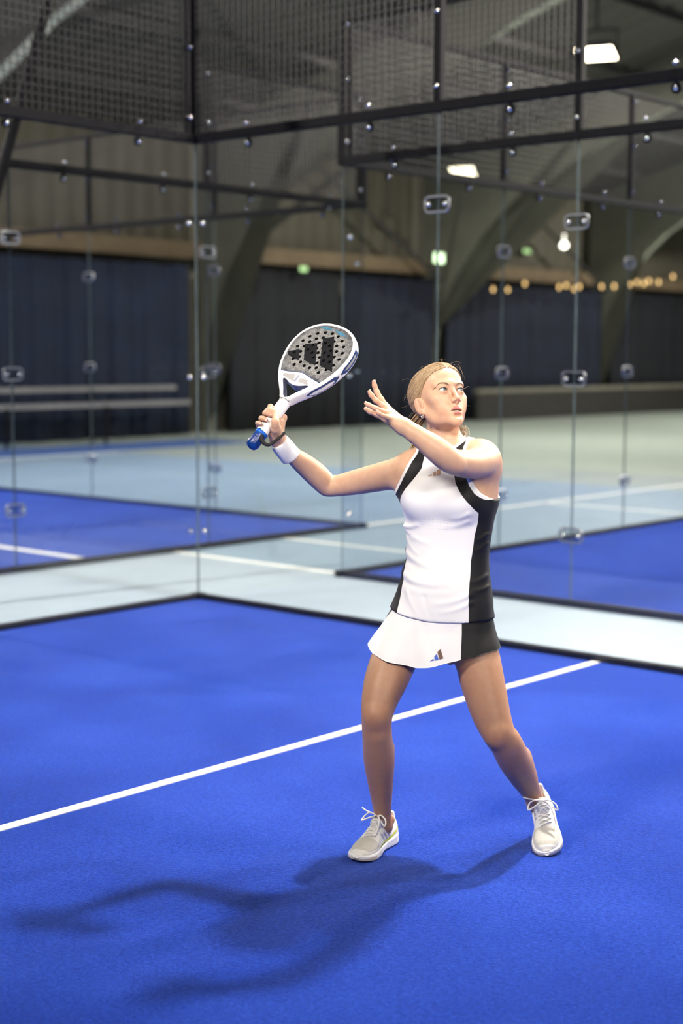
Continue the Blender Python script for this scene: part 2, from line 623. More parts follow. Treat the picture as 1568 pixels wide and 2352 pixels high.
def enclosure_wall(name, label, A2, B2, high, nrm, plates=True, start_post=True, corner_clip=True, wire_step=0.05, lowclips=True):
    """glass wall from court point A2 (a corner) to B2 in 2 m panes; `high` = how many panes carry the 4 m wire fence above"""
    root = struct(name, label)
    A, B = CT(*A2), CT(*B2)
    d = (B - A)
    L = d.length
    d.normalize()
    n = int(round(L / 2.0))
    rail('kerb', A - d * 0.05, B, 0.045, 0.055, root, M_KERB).location.z = 0.0225
    tr = rail('top_rail', A, B, 0.06, 0.06, root)
    tr.location.z = 3.03
    for k in range(n):
        p, q = A + d * (2 * k), A + d * (2 * k + 2)
        pane(p, q, 0.04, 3.0, root)
        for t in (0.5, 1.5):
            b1 = p + d * t
            bolt(b1 + nrm * 0.03 + EZ * 3.085, nrm, root, 1.0)
            bm = bmesh.new()
            add_lathe(bm, b1 + EZ * 2.965 + nrm * 0.006, nrm, [(0, 0.03), (0.008, 0.03), (0.011, 0.027), (0.011, 0.0)], 16)
            bm_obj('glass_clamp', bm, M_BLACK, root, smooth=False)
            bolt(b1 + nrm * 0.017 + EZ * 2.965, nrm, root, 1.05)
        if k < high:
            wire_panel(p, q, 3.06, 4.0, root, wire_step)
            rail('fence_rail', p + EZ * 4.02, q + EZ * 4.02, 0.045, 0.045, root)
            rail('fence_post', q + EZ * 3.06 - nrm * 0.0, q + EZ * 4.04, 0.05, 0.05, root)
            for z in (3.14, 3.55, 3.95):
                bolt(q + nrm * 0.026 + EZ * z - d * 0.0, nrm, root, 0.95)
        if plates and k < n - 1:
            for z in (2.49, 1.49, 0.47):
                clip(q + EZ * z, d, nrm, root)
    if start_post:
        rail('fence_post', A + EZ * 3.0, A + EZ * 4.04, 0.06, 0.06, root)
        for z in (3.16, 3.6, 3.98):
            bolt(A + nrm * 0.031 + EZ * z + d * 0.075, nrm, root, 1.1)
        rail('edge_post', A + d * 0.075 + EZ * 3.05, A + d * 0.075 + EZ * 4.0, 0.025, 0.03, root)
    if corner_clip:
        for z in (2.49, 1.49, 0.47):
            bolt(A + nrm * 0.008 + d * 0.075 + EZ * z, nrm, root, 1.15)
    return root


def turf(name, pts, label, th=0.012):
    bm = bmesh.new()
    top = [bm.verts.new(CT(u, v, th)) for u, v in pts]
    bot = [bm.verts.new(CT(u, v, 0.001)) for u, v in pts]
    bm.faces.new(top)
    for k in range(4):
        j = (k + 1) % 4
        bm.faces.new((bot[k], bot[j], top[j], top[k]))
    return bm_obj(name, bm, M_TURF, kind='structure', label=label)


TURF_Z = 0.012
t1 = turf('floor_court', [(-10, -20), (-0.02, -20), (-0.02, -0.02), (-10, -0.02)], 'bright blue artificial turf the player stands on')
flat_strip('service_line', (-9.97, -3.12), (-0.03, -3.12), 0.05, TURF_Z, M_LINE, t1, th=0.003)
t2 = turf('floor_neighbour_court', [(1.5, -20), (11.4, -20), (11.4, -0.05), (1.5, -0.05)], 'blue turf of the neighbouring court on the right')
t3 = turf('floor_rear_court', [(-16, 2.0), (3.9, 2.0), (3.9, 11.9), (-16, 11.9)], 'blue turf of the court behind the back glass')
flat_strip('service_line', (0.72, 2.03), (0.72, 11.9), 0.09, TURF_Z, M_LINE, t3, th=0.003)

enclosure_wall('wall_back', 'clear glass back wall of the court with a black top rail', (0, 0), (-4, 0), 2, -E2)
enclosure_wall('wall_right', 'clear glass side wall behind the player with a black top rail', (0, 0), (0, -4), 1, -E1, start_post=False)
enclosure_wall('wall_neighbour_side', 'glass side wall of the neighbouring court across the gap', (1.45, 0), (1.45, -6), 1, -E1)
enclosure_wall('wall_neighbour_back', 'glass back wall of the neighbouring court running away to the right', (1.45, 0), (11.45, 0), 5, -E2, start_post=False)
enclosure_wall('wall_rear_side', 'glass side wall of the court behind the back glass', (3.95, 1.95), (-4.05, 1.95), 1, -E2)
enclosure_wall('wall_rear_end', 'glass end wall of the court behind running away to the left', (3.95, 1.95), (3.95, 11.95), 5, -E1, start_post=False)

# slanted stay pole between the back glass and the court behind
bm = bmesh.new()
add_tube(bm, CT(-0.34, 1.0, 4.14), CT(-1.78, 1.0, 0.02), 0.035, n=14)
sp = bm_obj('stay_pole', bm, M_BLACK, smooth=True, label='slanted black stay pole behind the back glass at upper left', cat='pole')
bm = bmesh.new()
add_box(bm, CT(-1.78, 1.0, 0.012), E1 * 0.09, E2 * 0.09, EZ * 0.01, bevel=0.004)
bm_obj('foot_plate', bm, M_BLACK, sp)

# ---------------------------------------------------------------- floodlights, signs, small lights in the hall
M_LED = mat('floodlight_lens', (1, 0.95, 0.85), 0.3, emit=((1.0, 0.86, 0.62), 9.0))
M_LED2 = mat('hall_lamp_lens', (1, 0.95, 0.8), 0.3, emit=((1.0, 0.88, 0.62), 5.0))
M_LED3 = mat('dim_hall_lamp_lens', (1, 0.95, 0.8), 0.3, emit=((1.0, 0.88, 0.52), 2.0))


def floodlight(p, aim, wid, hei, m, label, group='floodlights of the hall', stem=0.9):
    root = bpy.data.objects.new('floodlight', None)
    COL.objects.link(root)
    root['label'], root['category'], root['group'] = label, 'floodlight', group
    d = (aim - p).normalized()
    s = d.cross(EZ).normalized()
    t = s.cross(d).normalized()
    bm = bmesh.new()
    add_box(bm, p - d * 0.05, s * (wid / 2 + 0.02), t * (hei / 2 + 0.02), d * 0.04, bevel=0.012)
    bm_obj('housing', bm, M_BLACK, root)
    bm = bmesh.new()
    add_box(bm, p - d * 0.006, s * (wid / 2), t * (hei / 2), d * 0.004)
    bm_obj('lens', bm, m, root)
    bm = bmesh.new()
    for k in (-1, 1):
        add_box(bm, p - d * 0.05 + s * (k * (wid / 2 + 0.035)) + EZ * 0.12, s * 0.008, t * 0.02, EZ * 0.16)
    add_box(bm, p - d * 0.05 + EZ * 0.28, s * (wid / 2 + 0.043), t * 0.02, EZ * 0.012)
    bm_obj('bracket', bm, M_BLACK, root)
    bm = bmesh.new()
    add_box(bm, p - d * 0.05 + EZ * (0.29 + stem / 2), s * 0.02, t * 0.02, EZ * (stem / 2))
    bm_obj('hanger', bm, M_BLACK, root)
    return root


def ray_at(x, y, dist):
    """world point seen at a pixel of the 1568 x 2352 frame, at forward distance dist"""
    a, b = (x - 784) / FPX, (y - 1176) / FPX
    cr, sr = math.cos(ROLL), math.sin(ROLL)
    a, b = cr * a + sr * b, -sr * a + cr * b
    c, s = math.cos(PITCH), math.sin(PITCH)
    D = Vector((a, c - b * s, -s - b * c))
    return Vector((0, 0, CAM_H)) + D * (dist / D.y)


P = ray_at(1368, 125, 21.5)
floodlight(P, P + Vector((-0.6, -1.5, -6)), 0.52, 0.38, M_LED, 'bright hanging floodlight at the upper right of the hall', stem=3)
P = ray_at(1063, 396, 34)
floodlight(P, P + Vector((-0.5, -2.0, -6)), 0.52, 0.48, M_LED2, 'bright floodlight seen below the neighbouring fence rail', stem=2.5)
P = ray_at(1150, 433, 42)
floodlight(P, P + Vector((-0.5, -2.2, -6)), 0.36, 0.32, M_LED3, 'small dim floodlight right of the bright one', stem=1.5)
P = ray_at(973, 463, 42)
floodlight(P, P + Vector((-0.5, -2.2, -6)), 0.34, 0.30, M_LED3, 'small dim floodlight beside the upper glass clip', stem=1.5)
# floodlights that light the courts, on their own posts out of the frame
FL_LAB = ['small court floodlight above the side glass, nearest the back wall', 'small court floodlight above the side glass, second from the back wall', 'wide court floodlight above the right side, near the net', 'wide court floodlight above the left side, nearest the back wall', 'wide court floodlight above the left side, near the net', 'wide court floodlight far behind the viewer on the left side']
for i, (u, v, z, pw, au, av, az, spr) in enumerate(FLOODS[:6]):
    p = CT(u, v, z + 0.06)
    floodlight(p, p + (CT(au, av, az) - CT(u, v, z)).normalized(), *((1.3, 0.9) if i >= 2 else (0.32, 0.26)), M_LED, FL_LAB[i], 'court floodlights out of the frame', stem=1.0)

M_EXIT = mat('exit_sign_face', (0.8, 1, 0.8), 0.4, emit=((0.72, 1.0, 0.55), 2.6))
M_EXITD = mat('dim_exit_sign_face', (0.5, 0.8, 0.4), 0.4, emit=((0.62, 0.95, 0.38), 0.55))
for x, y, dd, wd, hh, m, lab in [(1005, 593, 36.2, 0.42, 0.26, M_EXIT, 'glowing green exit sign on the hall wall'), (694, 618, 33.0, 0.26, 0.13, M_EXITD, 'dim green exit sign near the nearest arch'),
                                 (1207, 577, 41.0, 0.36, 0.14, M_EXITD, 'dim green exit sign right of the glowing one')]:
    p = ray_at(x, y, dd)
    bm = bmesh.new()
    add_box(bm, p, E1 * (wd / 2), E2 * 0.035, EZ * (hh / 2), bevel=0.01)
    ex = bm_obj('exit_sign', bm, M_BLACK, label=lab, cat='exit sign', group='exit signs in the hall')
    bm = bmesh.new()
    add_box(bm, p - E2 * 0.038, E1 * (wd / 2 - 0.015), E2 * 0.004, EZ * (hh / 2 - 0.015))
    bm_obj('lit_face', bm, m, ex)

M_BULB = mat('warm_bulb', (1, 0.7, 0.35), 0.3, emit=((1.0, 0.60, 0.22), 2.4))
M_BULBW = mat('white_bulb', (1, 0.95, 0.85), 0.3, emit=((1.0, 0.93, 0.8), 6))
gar = struct('string_lights')
del gar['kind']
gar['label'], gar['category'] = 'string of warm bulbs looped along the far curtain top', 'string lights'
rr = random.Random(3)
prevp = None
bmw = bmesh.new()
for x, y in [(1132, 661), (1166, 662), (1205, 648), (1284, 656), (1300, 652), (1318, 660), (1330, 655), (1381, 655), (1410, 654), (1446, 650), (1462, 645), (1478, 648), (1490, 642), (1512, 645), (1545, 632)]:
    p = ray_at(x, y, 38 + (x - 1132) * 0.012)
    bm = bmesh.new()
    add_lathe(bm, p, -EZ, [(-0.03, 0.012), (0, 0.018), (0.03, 0.035), (0.06, 0.036), (0.09, 0.02), (0.1, 0)], 8)
    bm_obj('bulb', bm, M_BULB, gar, smooth=True)
    if prevp:
        add_tube(bmw, prevp + EZ * 0.03, p + EZ * 0.03, 0.006, n=5)
    prevp = p
bm_obj('cable', bmw, M_BLACK, gar)
p = ray_at(1295, 562, 36)
bm = bmesh.new()
add_lathe(bm, p, -EZ, [(-0.25, 0.01), (-0.06, 0.012), (-0.05, 0.05), (0, 0.09), (0.06, 0.08), (0.10, 0)], 12)
bm_obj('pendant_lamp', bm, M_BULBW, smooth=True, label='small round white pendant lamp far off on the right', cat='lamp')

# low spectator benches by the left curtain: two long rails on legs
for vv, zz, lab in ((14.6, 1.0, 'long pale barrier rail in front of the navy curtain, the upper one'), (14.2, 0.72, 'long pale barrier rail in front of the navy curtain, the lower one')):
    root = bpy.data.objects.new('barrier', None)
    COL.objects.link(root)
    root['label'], root['category'], root['group'] = lab, 'barrier', 'barriers by the curtain'
    bm = bmesh.new()
    add_box(bm, CT(7.5, vv, zz), E1 * 5.6, E2 * 0.02, EZ * 0.045)
    bm_obj('rail', bm, mat('pale_rail', (0.22, 0.21, 0.22), 0.5, noise=(2, 0.1)), root)
    for u in np.arange(2.2, 13.2, 2.2):
        bm = bmesh.new()
        add_box(bm, CT(u, vv, zz / 2), E1 * 0.025, E2 * 0.025, EZ * zz / 2)
        bm_obj('post', bm, M_BLACK, root)
flat_strip('far_turf_strip', (2.0, 13.2), (13.1, 13.2), 1.5, 0.0, mat('far_blue_turf', (0.03, 0.09, 0.32), 0.8, noise=(3, 0.1)), None, th=0.02, label='long blue mat on the floor below the navy curtain', cat='mat')  # raised strip standing in for a far court's blue turf
# pale low wall strip at the far right
bm = bmesh.new()
add_box(bm, CT(33, 15.0, 0.35), E1 * 9.5, E2 * 0.06, EZ * 0.35)
bm_obj('low_barrier', bm, mat('dark_low_wall', (0.03, 0.028, 0.026), 0.6, noise=(2, 0.1)), label='dark low board along the far right curtain', cat='barrier')
bm = bmesh.new()
add_box(bm, CT(33, 15.0, 0.75), E1 * 9.5, E2 * 0.09, EZ * 0.05)
bm_obj('bench_top', bm, mat('pale_board', (0.20, 0.185, 0.15), 0.6, noise=(2, 0.1)), label='pale board on top of the dark low barrier', cat='board')

# ================================================================ implicit-surface modelling (numpy)
from concurrent.futures import ThreadPoolExecutor
f32 = np.float32


def A3(p):
    return np.array([p[0], p[1], p[2]], dtype=f32)


def s_cone(a, b, ra, rb):
    a, b = A3(a), A3(b)
    ba = b - a
    L2 = float(ba @ ba) + 1e-12

    def fn(P):
        q = P - a
        t = np.clip((q @ ba) / L2, 0, 1)
        d = q - t[..., None] * ba
        return np.sqrt(np.einsum('...i,...i', d, d)) - (ra + (rb - ra) * t)
    return fn


def smooth_nodes(nodes, sub=4):
    T = np.array([[p[0], p[1], p[2], r] for p, r in nodes], f32)
    out = []
    for k in range(len(T) - 1):
        p0, p1, p2, p3 = T[max(k - 1, 0)], T[k], T[k + 1], T[min(k + 2, len(T) - 1)]
        for j in range(sub):
            t = j / sub
            out.append(0.5 * ((2 * p1) + (p2 - p0) * t + (2 * p0 - 5 * p1 + 4 * p2 - p3) * t * t + (3 * p1 - p0 - 3 * p2 + p3) * t ** 3))
    out.append(T[-1])
    return np.array(out, f32)


def s_tube(nodes, sub=4):
    """one smooth limb through [(point, radius)]"""
    N = smooth_nodes(nodes, sub)

    def fn(P):
        best = None
        use = range(len(N) - 1)
        if P.size > 30000:                      # only the segments that can matter for this batch
            Pf = P.reshape(-1, 3)
            lo_, hi_ = Pf.min(0), Pf.max(0)
            c, rad = (lo_ + hi_) / 2, float(np.linalg.norm(hi_ - lo_)) / 2
            ds = []
            for a, b in zip(N, N[1:]):
                ba = b[:3] - a[:3]
                t = min(max(float((c - a[:3]) @ ba) / (float(ba @ ba) + 1e-12), 0), 1)
                ds.append(float(np.linalg.norm(c - a[:3] - t * ba)) - float(a[3] + (b[3] - a[3]) * t))
            m = min(ds) + rad
            use = [i for i, d in enumerate(ds) if d - rad <= m + 1e-4]
        for i in use:
            a, b = N[i], N[i + 1]
            ba = b[:3] - a[:3]
            q = P - a[:3]
            t = np.clip((q @ ba) / (float(ba @ ba) + 1e-12), 0, 1)
            d = q - t[..., None] * ba
            v = np.sqrt(np.einsum('...i,...i', d, d)) - (a[3] + (b[3] - a[3]) * t)
            best = v if best is None else np.minimum(best, v)
        return best
    return fn


def s_ell(c, r, R=None):
    c, r = A3(c), A3(r)
    Rm = None if R is None else np.array(R, dtype=f32)      # rows = local axes

    def fn(P):
        q = P - c
        if Rm is not None:
            q = q @ Rm.T
        k0 = np.sqrt((((q / r)) ** 2).sum(-1)) + 1e-9
        k1 = np.sqrt((((q / (r * r))) ** 2).sum(-1)) + 1e-9
        return k0 * (k0 - 1) / k1
    return fn


def s_loft(rows, axes, power=2.0):
    """vertical loft: rows (z, cx, cy, a, b) with local horizontal axes (lateral, forward)"""
    rows = sorted(rows)
    Z = np.array([r[0] for r in rows], f32)
    T = np.array([r[1:] for r in rows], f32)
    # resample smoothly (Catmull-Rom)
    zz = np.linspace(Z[0], Z[-1], 160).astype(f32)
    out = np.zeros((160, 4), f32)
    for i, z in enumerate(zz):
        k = int(np.clip(np.searchsorted(Z, z) - 1, 0, len(Z) - 2))
        t = (z - Z[k]) / (Z[k + 1] - Z[k])
        p0, p1, p2, p3 = T[max(k - 1, 0)], T[k], T[k + 1], T[min(k + 2, len(T) - 1)]
        out[i] = 0.5 * ((2 * p1) + (p2 - p0) * t + (2 * p0 - 5 * p1 + 4 * p2 - p3) * t * t + (3 * p1 - p0 - 3 * p2 + p3) * t ** 3)
    lat, fwd = A3(axes[0]), A3(axes[1])

    def fn(P):
        z = np.clip(P[..., 2], zz[0], zz[-1])
        g = (z - zz[0]) / (zz[-1] - zz[0]) * 159
        i = np.minimum(g.astype(np.int32), 158)
        t = (g - i)[..., None]
        S = out[i] * (1 - t) + out[i + 1] * t
        dx, dy = P[..., 0] - S[..., 0], P[..., 1] - S[..., 1]
        x = dx * lat[0] + dy * lat[1]
        y = dx * fwd[0] + dy * fwd[1]
        a, b = S[..., 2], S[..., 3]
        rho = (np.abs(x / a) ** power + np.abs(y / b) ** power) ** (1 / power) + 1e-9
        gx, gy = np.abs(x / a) ** (power - 1) / a, np.abs(y / b) ** (power - 1) / b
        gr = np.sqrt(gx * gx + gy * gy) / rho ** (power - 1) + 1e-9
        d = (rho - 1) / gr
        dz = P[..., 2] - z
        return np.where(np.abs(dz) > 0, np.sqrt(np.maximum(d, 0) ** 2 + dz * dz) + np.minimum(d, 0), d)
    return fn


def smin(a, b, k):
    if k <= 0:
        return np.minimum(a, b)
    h = np.maximum(k - np.abs(a - b), 0) / k
    return np.minimum(a, b) - h * h * (k * 0.25)


def smax(a, b, k):
    return -smin(-a, -b, k)


class Field:
    def __init__(self):
        self.ops = []

    def add(self, fn, k=0.02):
        self.ops.append(('a', fn, k))
        return self

    def sub(self, fn, k=0.01):
        self.ops.append(('s', fn, k))
        return self

    def cut(self, fn, k=0.0):
        self.ops.append(('c', fn, k))
        return self

    def off(self, fn):
        self.ops.append(('o', fn, 0))
        return self

    def copy(self):
        f = Field()
        f.ops = list(self.ops)
        return f

    def chain(self, nodes, k=0.02, join=None, sub=8):
        """nodes: [(point, radius)]"""
        return self.add(s_tube(nodes, sub), join if join is not None else k)

    def __call__(self, P):
        d = np.full(P.shape[:-1], 1.0, f32)
        for op, fn, k in self.ops:
            v = fn(P)
            d = smin(d, v, k) if op == 'a' else smax(d, -v, k) if op == 's' else smax(d, v, k) if op == 'c' else d + v
        return d

    def blocks(self, C, G, R):
        """C (nb,3) block centres, G (m,3) sample offsets -> (nb,m)"""
        nb, m = len(C), len(G)
        d = np.full((nb, m), 1.0, f32)
        sels = [None if op in 'oc' else fn(C) < R * 1.3 + 3.5 * k + 0.06 for op, fn, k in self.ops]

        def work(i0):
            i1 = min(i0 + 8, nb)
            for (op, fn, k), sel in zip(self.ops, sels):
                s = np.arange(i0, i1) if sel is None else i0 + np.nonzero(sel[i0:i1])[0]
                if not len(s):
                    continue
                v = fn(C[s][:, None, :] + G[None])
                d[s] = smin(d[s], v, k) if op == 'a' else smax(d[s], -v, k) if op == 's' else smax(d[s], v, k) if op == 'c' else d[s] + v
        with ThreadPoolExecutor(4) as ex:
            list(ex.map(work, range(0, nb, 8)))
        return d


def polygonise(F, lo, hi, h, keep=None, n=12, slack=0.0):
    """surface nets on sparse blocks; keep(P)->bool filters cells. Returns verts (N,3), quads (M,4)"""
    lo, hi = A3(lo), A3(hi)
    B = h * n
    nb3 = np.ceil((hi - lo) / B).astype(int)
    I = np.stack(np.meshgrid(*[np.arange(k) for k in nb3], indexing='ij'), -1).reshape(-1, 3)
    C = (lo + (I + 0.5) * B).astype(f32)
    R = B * 0.8661
    ok = np.concatenate([np.abs(F(C[i:i + 20000])) < R * 1.3 + 0.03 + slack for i in range(0, len(C), 20000)])
    if keep is not None:
        ok &= keep(C, R)
    I, C = I[ok], C[ok]
    o_ = np.lexsort((I[:, 2] % 2, I[:, 1] % 2, I[:, 0] % 2, I[:, 2] // 2, I[:, 1] // 2, I[:, 0] // 2))
    I, C = I[o_], C[o_]
    g = (np.arange(n + 1) - n / 2) * h
    G = np.stack(np.meshgrid(g, g, g, indexing='ij'), -1).reshape(-1, 3).astype(f32)
    V = F.blocks(C, G, R).reshape(len(C), n + 1, n + 1, n + 1)
    cor = [(x, y, z) for x in (0, 1) for y in (0, 1) for z in (0, 1)]
    N = n
    sgn = V < 0
    cnt = sum(sgn[:, x:x + N, y:y + N, z:z + N].astype(np.int8) for x, y, z in cor)
    act = np.argwhere((cnt > 0) & (cnt < 8))
    b, ix, iy, iz = act.T
    W = np.stack([V[b, ix + x, iy + y, iz + z] for x, y, z in cor], 1)
    cells = I[b] * N + act[:, 1:]
    off = np.zeros((len(act), 3), f32)
    num = np.zeros(len(act), f32)
    cc = np.array(cor, f32)
    for i in range(8):
        for j in range(i + 1, 8):
            if abs(cc[i] - cc[j]).sum() == 1:
                a, c = W[:, i], W[:, j]
                m = (a < 0) != (c < 0)
                t = np.where(m, a / np.where(m, a - c, 1), 0)[:, None]
                off += np.where(m[:, None], cc[i] + (cc[j] - cc[i]) * t, 0)
                num += m
    verts = lo + (cells + off / num[:, None]) * h
    dims = (nb3 * N + 2).astype(np.int64)
    key = ((cells[:, 0] + 1).astype(np.int64) * dims[1] + cells[:, 1] + 1) * dims[2] + cells[:, 2] + 1
    order = np.argsort(key)
    key, verts, W = key[order], verts[order], W[order]
    st = (dims[1] * dims[2], dims[2], 1)
    quads = []
    s0 = W[:, 0] < 0
    for ax, cidx in ((0, 4), (1, 2), (2, 1)):
        s1 = W[:, cidx] < 0
        e = np.nonzero(s0 != s1)[0]
        o1, o2 = [st[k] for k in range(3) if k != ax]
        ks = [key[e], key[e] - o1, key[e] - o1 - o2, key[e] - o2]
        idx = [np.minimum(np.searchsorted(key, q), len(key) - 1) for q in ks]
        good = np.ones(len(e), bool)
        for q, i in zip(ks, idx):
            good &= key[i] == q
        Q = np.stack(idx, 1)[good]
        fl = s0[e][good]
        if ax == 1:
            fl = ~fl
        Q[~fl] = Q[~fl][:, ::-1]
        quads.append(Q)
    quads = np.concatenate(quads)
    if keep is not None:
        cen = verts[quads].mean(1)
        quads = quads[keep(cen.astype(f32), h)]
    used = np.unique(quads)
    remap = np.zeros(len(verts), int)
    remap[used] = np.arange(len(used))
    return verts[used], remap[quads]


def mesh_from(name, parts, mats, parent=None, colors=None, attrs=None, mat_idx=None, **kw):
    vs, qs, o = [], [], 0
    for v, q in parts:
        vs.append(v)
        qs.append(q + o)
        o += len(v)
    v, q = np.concatenate(vs).astype(f32), np.concatenate(qs)
    me = bpy.data.meshes.new(name)
    me.vertices.add(len(v))
    me.vertices.foreach_set('co', v.ravel())
    me.loops.add(q.size)
    me.loops.foreach_set('vertex_index', q.ravel().astype(np.int32))
    me.polygons.add(len(q))
    me.polygons.foreach_set('loop_start', np.arange(0, q.size, 4, dtype=np.int32))
    me.polygons.foreach_set('use_smooth', np.ones(len(q), bool))
    for m in (mats if isinstance(mats, (list, tuple)) else [mats]):
        me.materials.append(m)
    if mat_idx is not None:
        me.polygons.foreach_set('material_index', mat_idx(v[q].mean(1)).astype(np.int32))
    for nm, fn in (attrs or {}).items():
        at = me.attributes.new(nm, 'FLOAT', 'POINT')
        at.data.foreach_set('value', fn(v).astype(f32))
    if colors is not None:
        at = me.color_attributes.new('tone', 'FLOAT_COLOR', 'POINT')
        c = np.ones((len(v), 4), f32)
        c[:, :3] = colors(v)
        at.data.foreach_set('color', c.ravel())
    me.update(calc_edges=True)
    me.validate()
    return link(name, me, parent, **kw)

# ================================================================ the player
def pt(x, y, Y):
    return ray_at(x, y, Y)


def pn(x, y, Y, rpx):
    """point and radius (given in photo pixels at that distance)"""
    return (ray_at(x, y, Y), rpx * Y / FPX)


TY = math.radians(25)                       # torso turned to the viewer's left
T_LAT = Vector((math.cos(TY), -math.sin(TY), 0))     # her left
T_FWD = Vector((-math.sin(TY), -math.cos(TY), 0))    # her front


def torso_row(py, cx, Y, a, b, push=0.0):
    p = pt(cx, py, Y) + T_FWD * push
    return (p.z, p.x, p.y, a, b)


TORSO_ROWS = [torso_row(1046, 1026, 4.86, 0.075, 0.052), torso_row(1062, 1026, 4.86, 0.112, 0.064), torso_row(1085, 1028, 4.86, 0.134, 0.078), torso_row(1120, 1030, 4.86, 0.150, 0.092),
              torso_row(1155, 1031, 4.86, 0.152, 0.096), torso_row(1195, 1031, 4.86, 0.143, 0.090), torso_row(1240, 1030, 4.86, 0.134, 0.085),
              torso_row(1275, 1027, 4.86, 0.133, 0.086), torso_row(1315, 1024, 4.86, 0.140, 0.092), torso_row(1360, 1020, 4.86, 0.154, 0.100),
              torso_row(1400, 1014, 4.86, 0.162, 0.106), torso_row(1432, 1010, 4.86, 0.162, 0.106), torso_row(1458, 1008, 4.86, 0.145, 0.094)]
torso_fn = s_loft(TORSO_ROWS, (T_LAT, T_FWD), 2.25)

TORSO = Field()
TORSO.add(torso_fn, 0.0)
bc = pt(1030, 1142, 4.86)
for sgn in (-1, 1):
    TORSO.add(s_ell(bc + T_LAT * (0.068 * sgn) + T_FWD * 0.066, (0.060, 0.056, 0.062), (T_LAT, T_FWD, EZ)), 0.035)
belly = pt(1024, 1350, 4.86) + T_FWD * 0.075
TORSO.add(s_ell(belly, (0.075, 0.034, 0.07), (T_LAT, T_FWD, EZ)), 0.05)

# --- head frame
H_YAW, H_PITCH = math.radians(29), math.radians(20)
H_F = Vector((math.sin(H_YAW) * math.cos(H_PITCH), -math.cos(H_YAW) * math.cos(H_PITCH), math.sin(H_PITCH)))
H_L = Vector((math.cos(H_YAW), math.sin(H_YAW), 0))
H_U = H_F.cross(H_L)
H_RO = math.radians(1.5)
H_L, H_U = H_L * math.cos(H_RO) - H_U * math.sin(H_RO), H_U * math.cos(H_RO) + H_L * math.sin(H_RO)
H_C = pt(1007, 915, 4.87)
HR = np.array([H_L, H_F, H_U], dtype=f32)


def hp(x, y, z):
    return H_C + H_L * x + H_F * y + H_U * z


def hl(P):
    return (P - A3(H_C)) @ HR.T


BODY = TORSO.copy()
neck0, neck1 = pt(1020, 1052, 4.875), pt(1013, 960, 4.885)
SH_R, SH_L = pn(940, 1078, 4.92, 34), pn(1113, 1055, 4.79, 37)
# trapezius / shoulder girdle
BODY.add(s_cone(pt(1022, 1030, 4.89), pt(955, 1062, 4.93), 0.040, 0.040), 0.05)
BODY.add(s_cone(pt(1022, 1030, 4.89), pt(1098, 1042, 4.82), 0.040, 0.042), 0.05)
BODY.add(s_cone(neck0, neck1, 0.054, 0.0465), 0.035)
# collar bones
cl = pt(1012, 1052, 4.80)
# racket arm
RA = [SH_R, pn(905, 1088, 4.94, 34.5), pn(862, 1098, 4.965, 32), pn(815, 1108, 4.995, 28.5), pn(778, 1115, 5.02, 25), pn(752, 1114, 5.03, 25.5), pn(728, 1092, 5.01, 27.5),
      pn(700, 1068, 4.98, 25), pn(672, 1046, 4.94, 19.5), pn(650, 1027, 4.91, 16), pn(637, 1010, 4.90, 17)]
BODY.chain(RA, 0.016, 0.05)
BODY.add(s_cone(pt(935, 1105, 4.9), pt(955, 1135, 4.9), 0.035, 0.03), 0.05)      # fold of the armpit
BODY.add(s_ell(pt(747, 1124, 5.035), (0.014, 0.014, 0.014)), 0.02)                # elbow point
# raised arm
LA = [SH_L, pn(1100, 1062, 4.72, 36), pn(1075, 1066, 4.645, 33), pn(1043, 1062, 4.57, 30), pn(1030, 1055, 4.55, 30.5), pn(1004, 1034, 4.535, 30), pn(975, 1012, 4.53, 25), pn(950, 995, 4.53, 20), pn(930, 981, 4.535, 16.5)]
BODY.chain(LA[:4], 0.018, 0.05)
BODY.chain([pn(1046, 1066, 4.56, 24)] + LA[4:], 0.007)
BODY.add(s_ell(pt(1046, 1070, 4.55), (0.017, 0.018, 0.016)), 0.018)
BODY.add(s_cone(pt(1118, 1085, 4.82), pt(1108, 1140, 4.85), 0.040, 0.035), 0.05)  # lat below the raised arm
# legs: (x, y, Y, r)
RL = [pn(948, 1440, 4.87, 52), pn(912, 1500, 4.845, 54), pn(887, 1560, 4.80, 50.5), pn(871, 1610, 4.765, 42), pn(865, 1650, 4.745, 36), pn(866, 1690, 4.755, 35), pn(870, 1740, 4.79, 36.5), pn(873, 1790, 4.82, 31), pn(876, 1835, 4.845, 24.5), pn(879, 1872, 4.86, 20), pn(882, 1898, 4.865, 21)]
LL = [pn(1076, 1440, 4.83, 52), pn(1094, 1510, 4.80, 54), pn(1110, 1575, 4.77, 51), pn(1126, 1635, 4.745, 45.5), pn(1144, 1682, 4.73, 39), pn(1162, 1708, 4.745, 38), pn(1180, 1745, 4.80, 38), pn(1200, 1783, 4.865, 31.5), pn(1217, 1815, 4.92, 24), pn(1230, 1842, 4.96, 20), pn(1241, 1868, 4.975, 19)]
BODY.chain(RL, 0.03, 0.035)
BODY.chain(LL, 0.03, 0.022)
# kneecaps and calves
BODY.add(s_ell(pt(862, 1648, 4.715), (0.030, 0.026, 0.034)), 0.025)
BODY.add(s_ell(pt(866, 1690, 4.725), (0.016, 0.014, 0.02)), 0.02)
BODY.add(s_ell(pt(1140, 1690, 4.695), (0.031, 0.026, 0.034)), 0.025)
BODY.add(s_cone(pt(884, 1715, 4.83), pt(884, 1770, 4.86), 0.030, 0.026), 0.03)
BODY.add(s_cone(pt(1196, 1735, 4.84), pt(1208, 1775, 4.90), 0.030, 0.026), 0.03)
for x, y, Y in ((859, 1887, 4.86), (899, 1882, 4.875), (1217, 1850, 4.955), (1247, 1848, 4.98)):
    BODY.add(s_ell(pt(x, y, Y), (0.011, 0.011, 0.013)), 0.016)
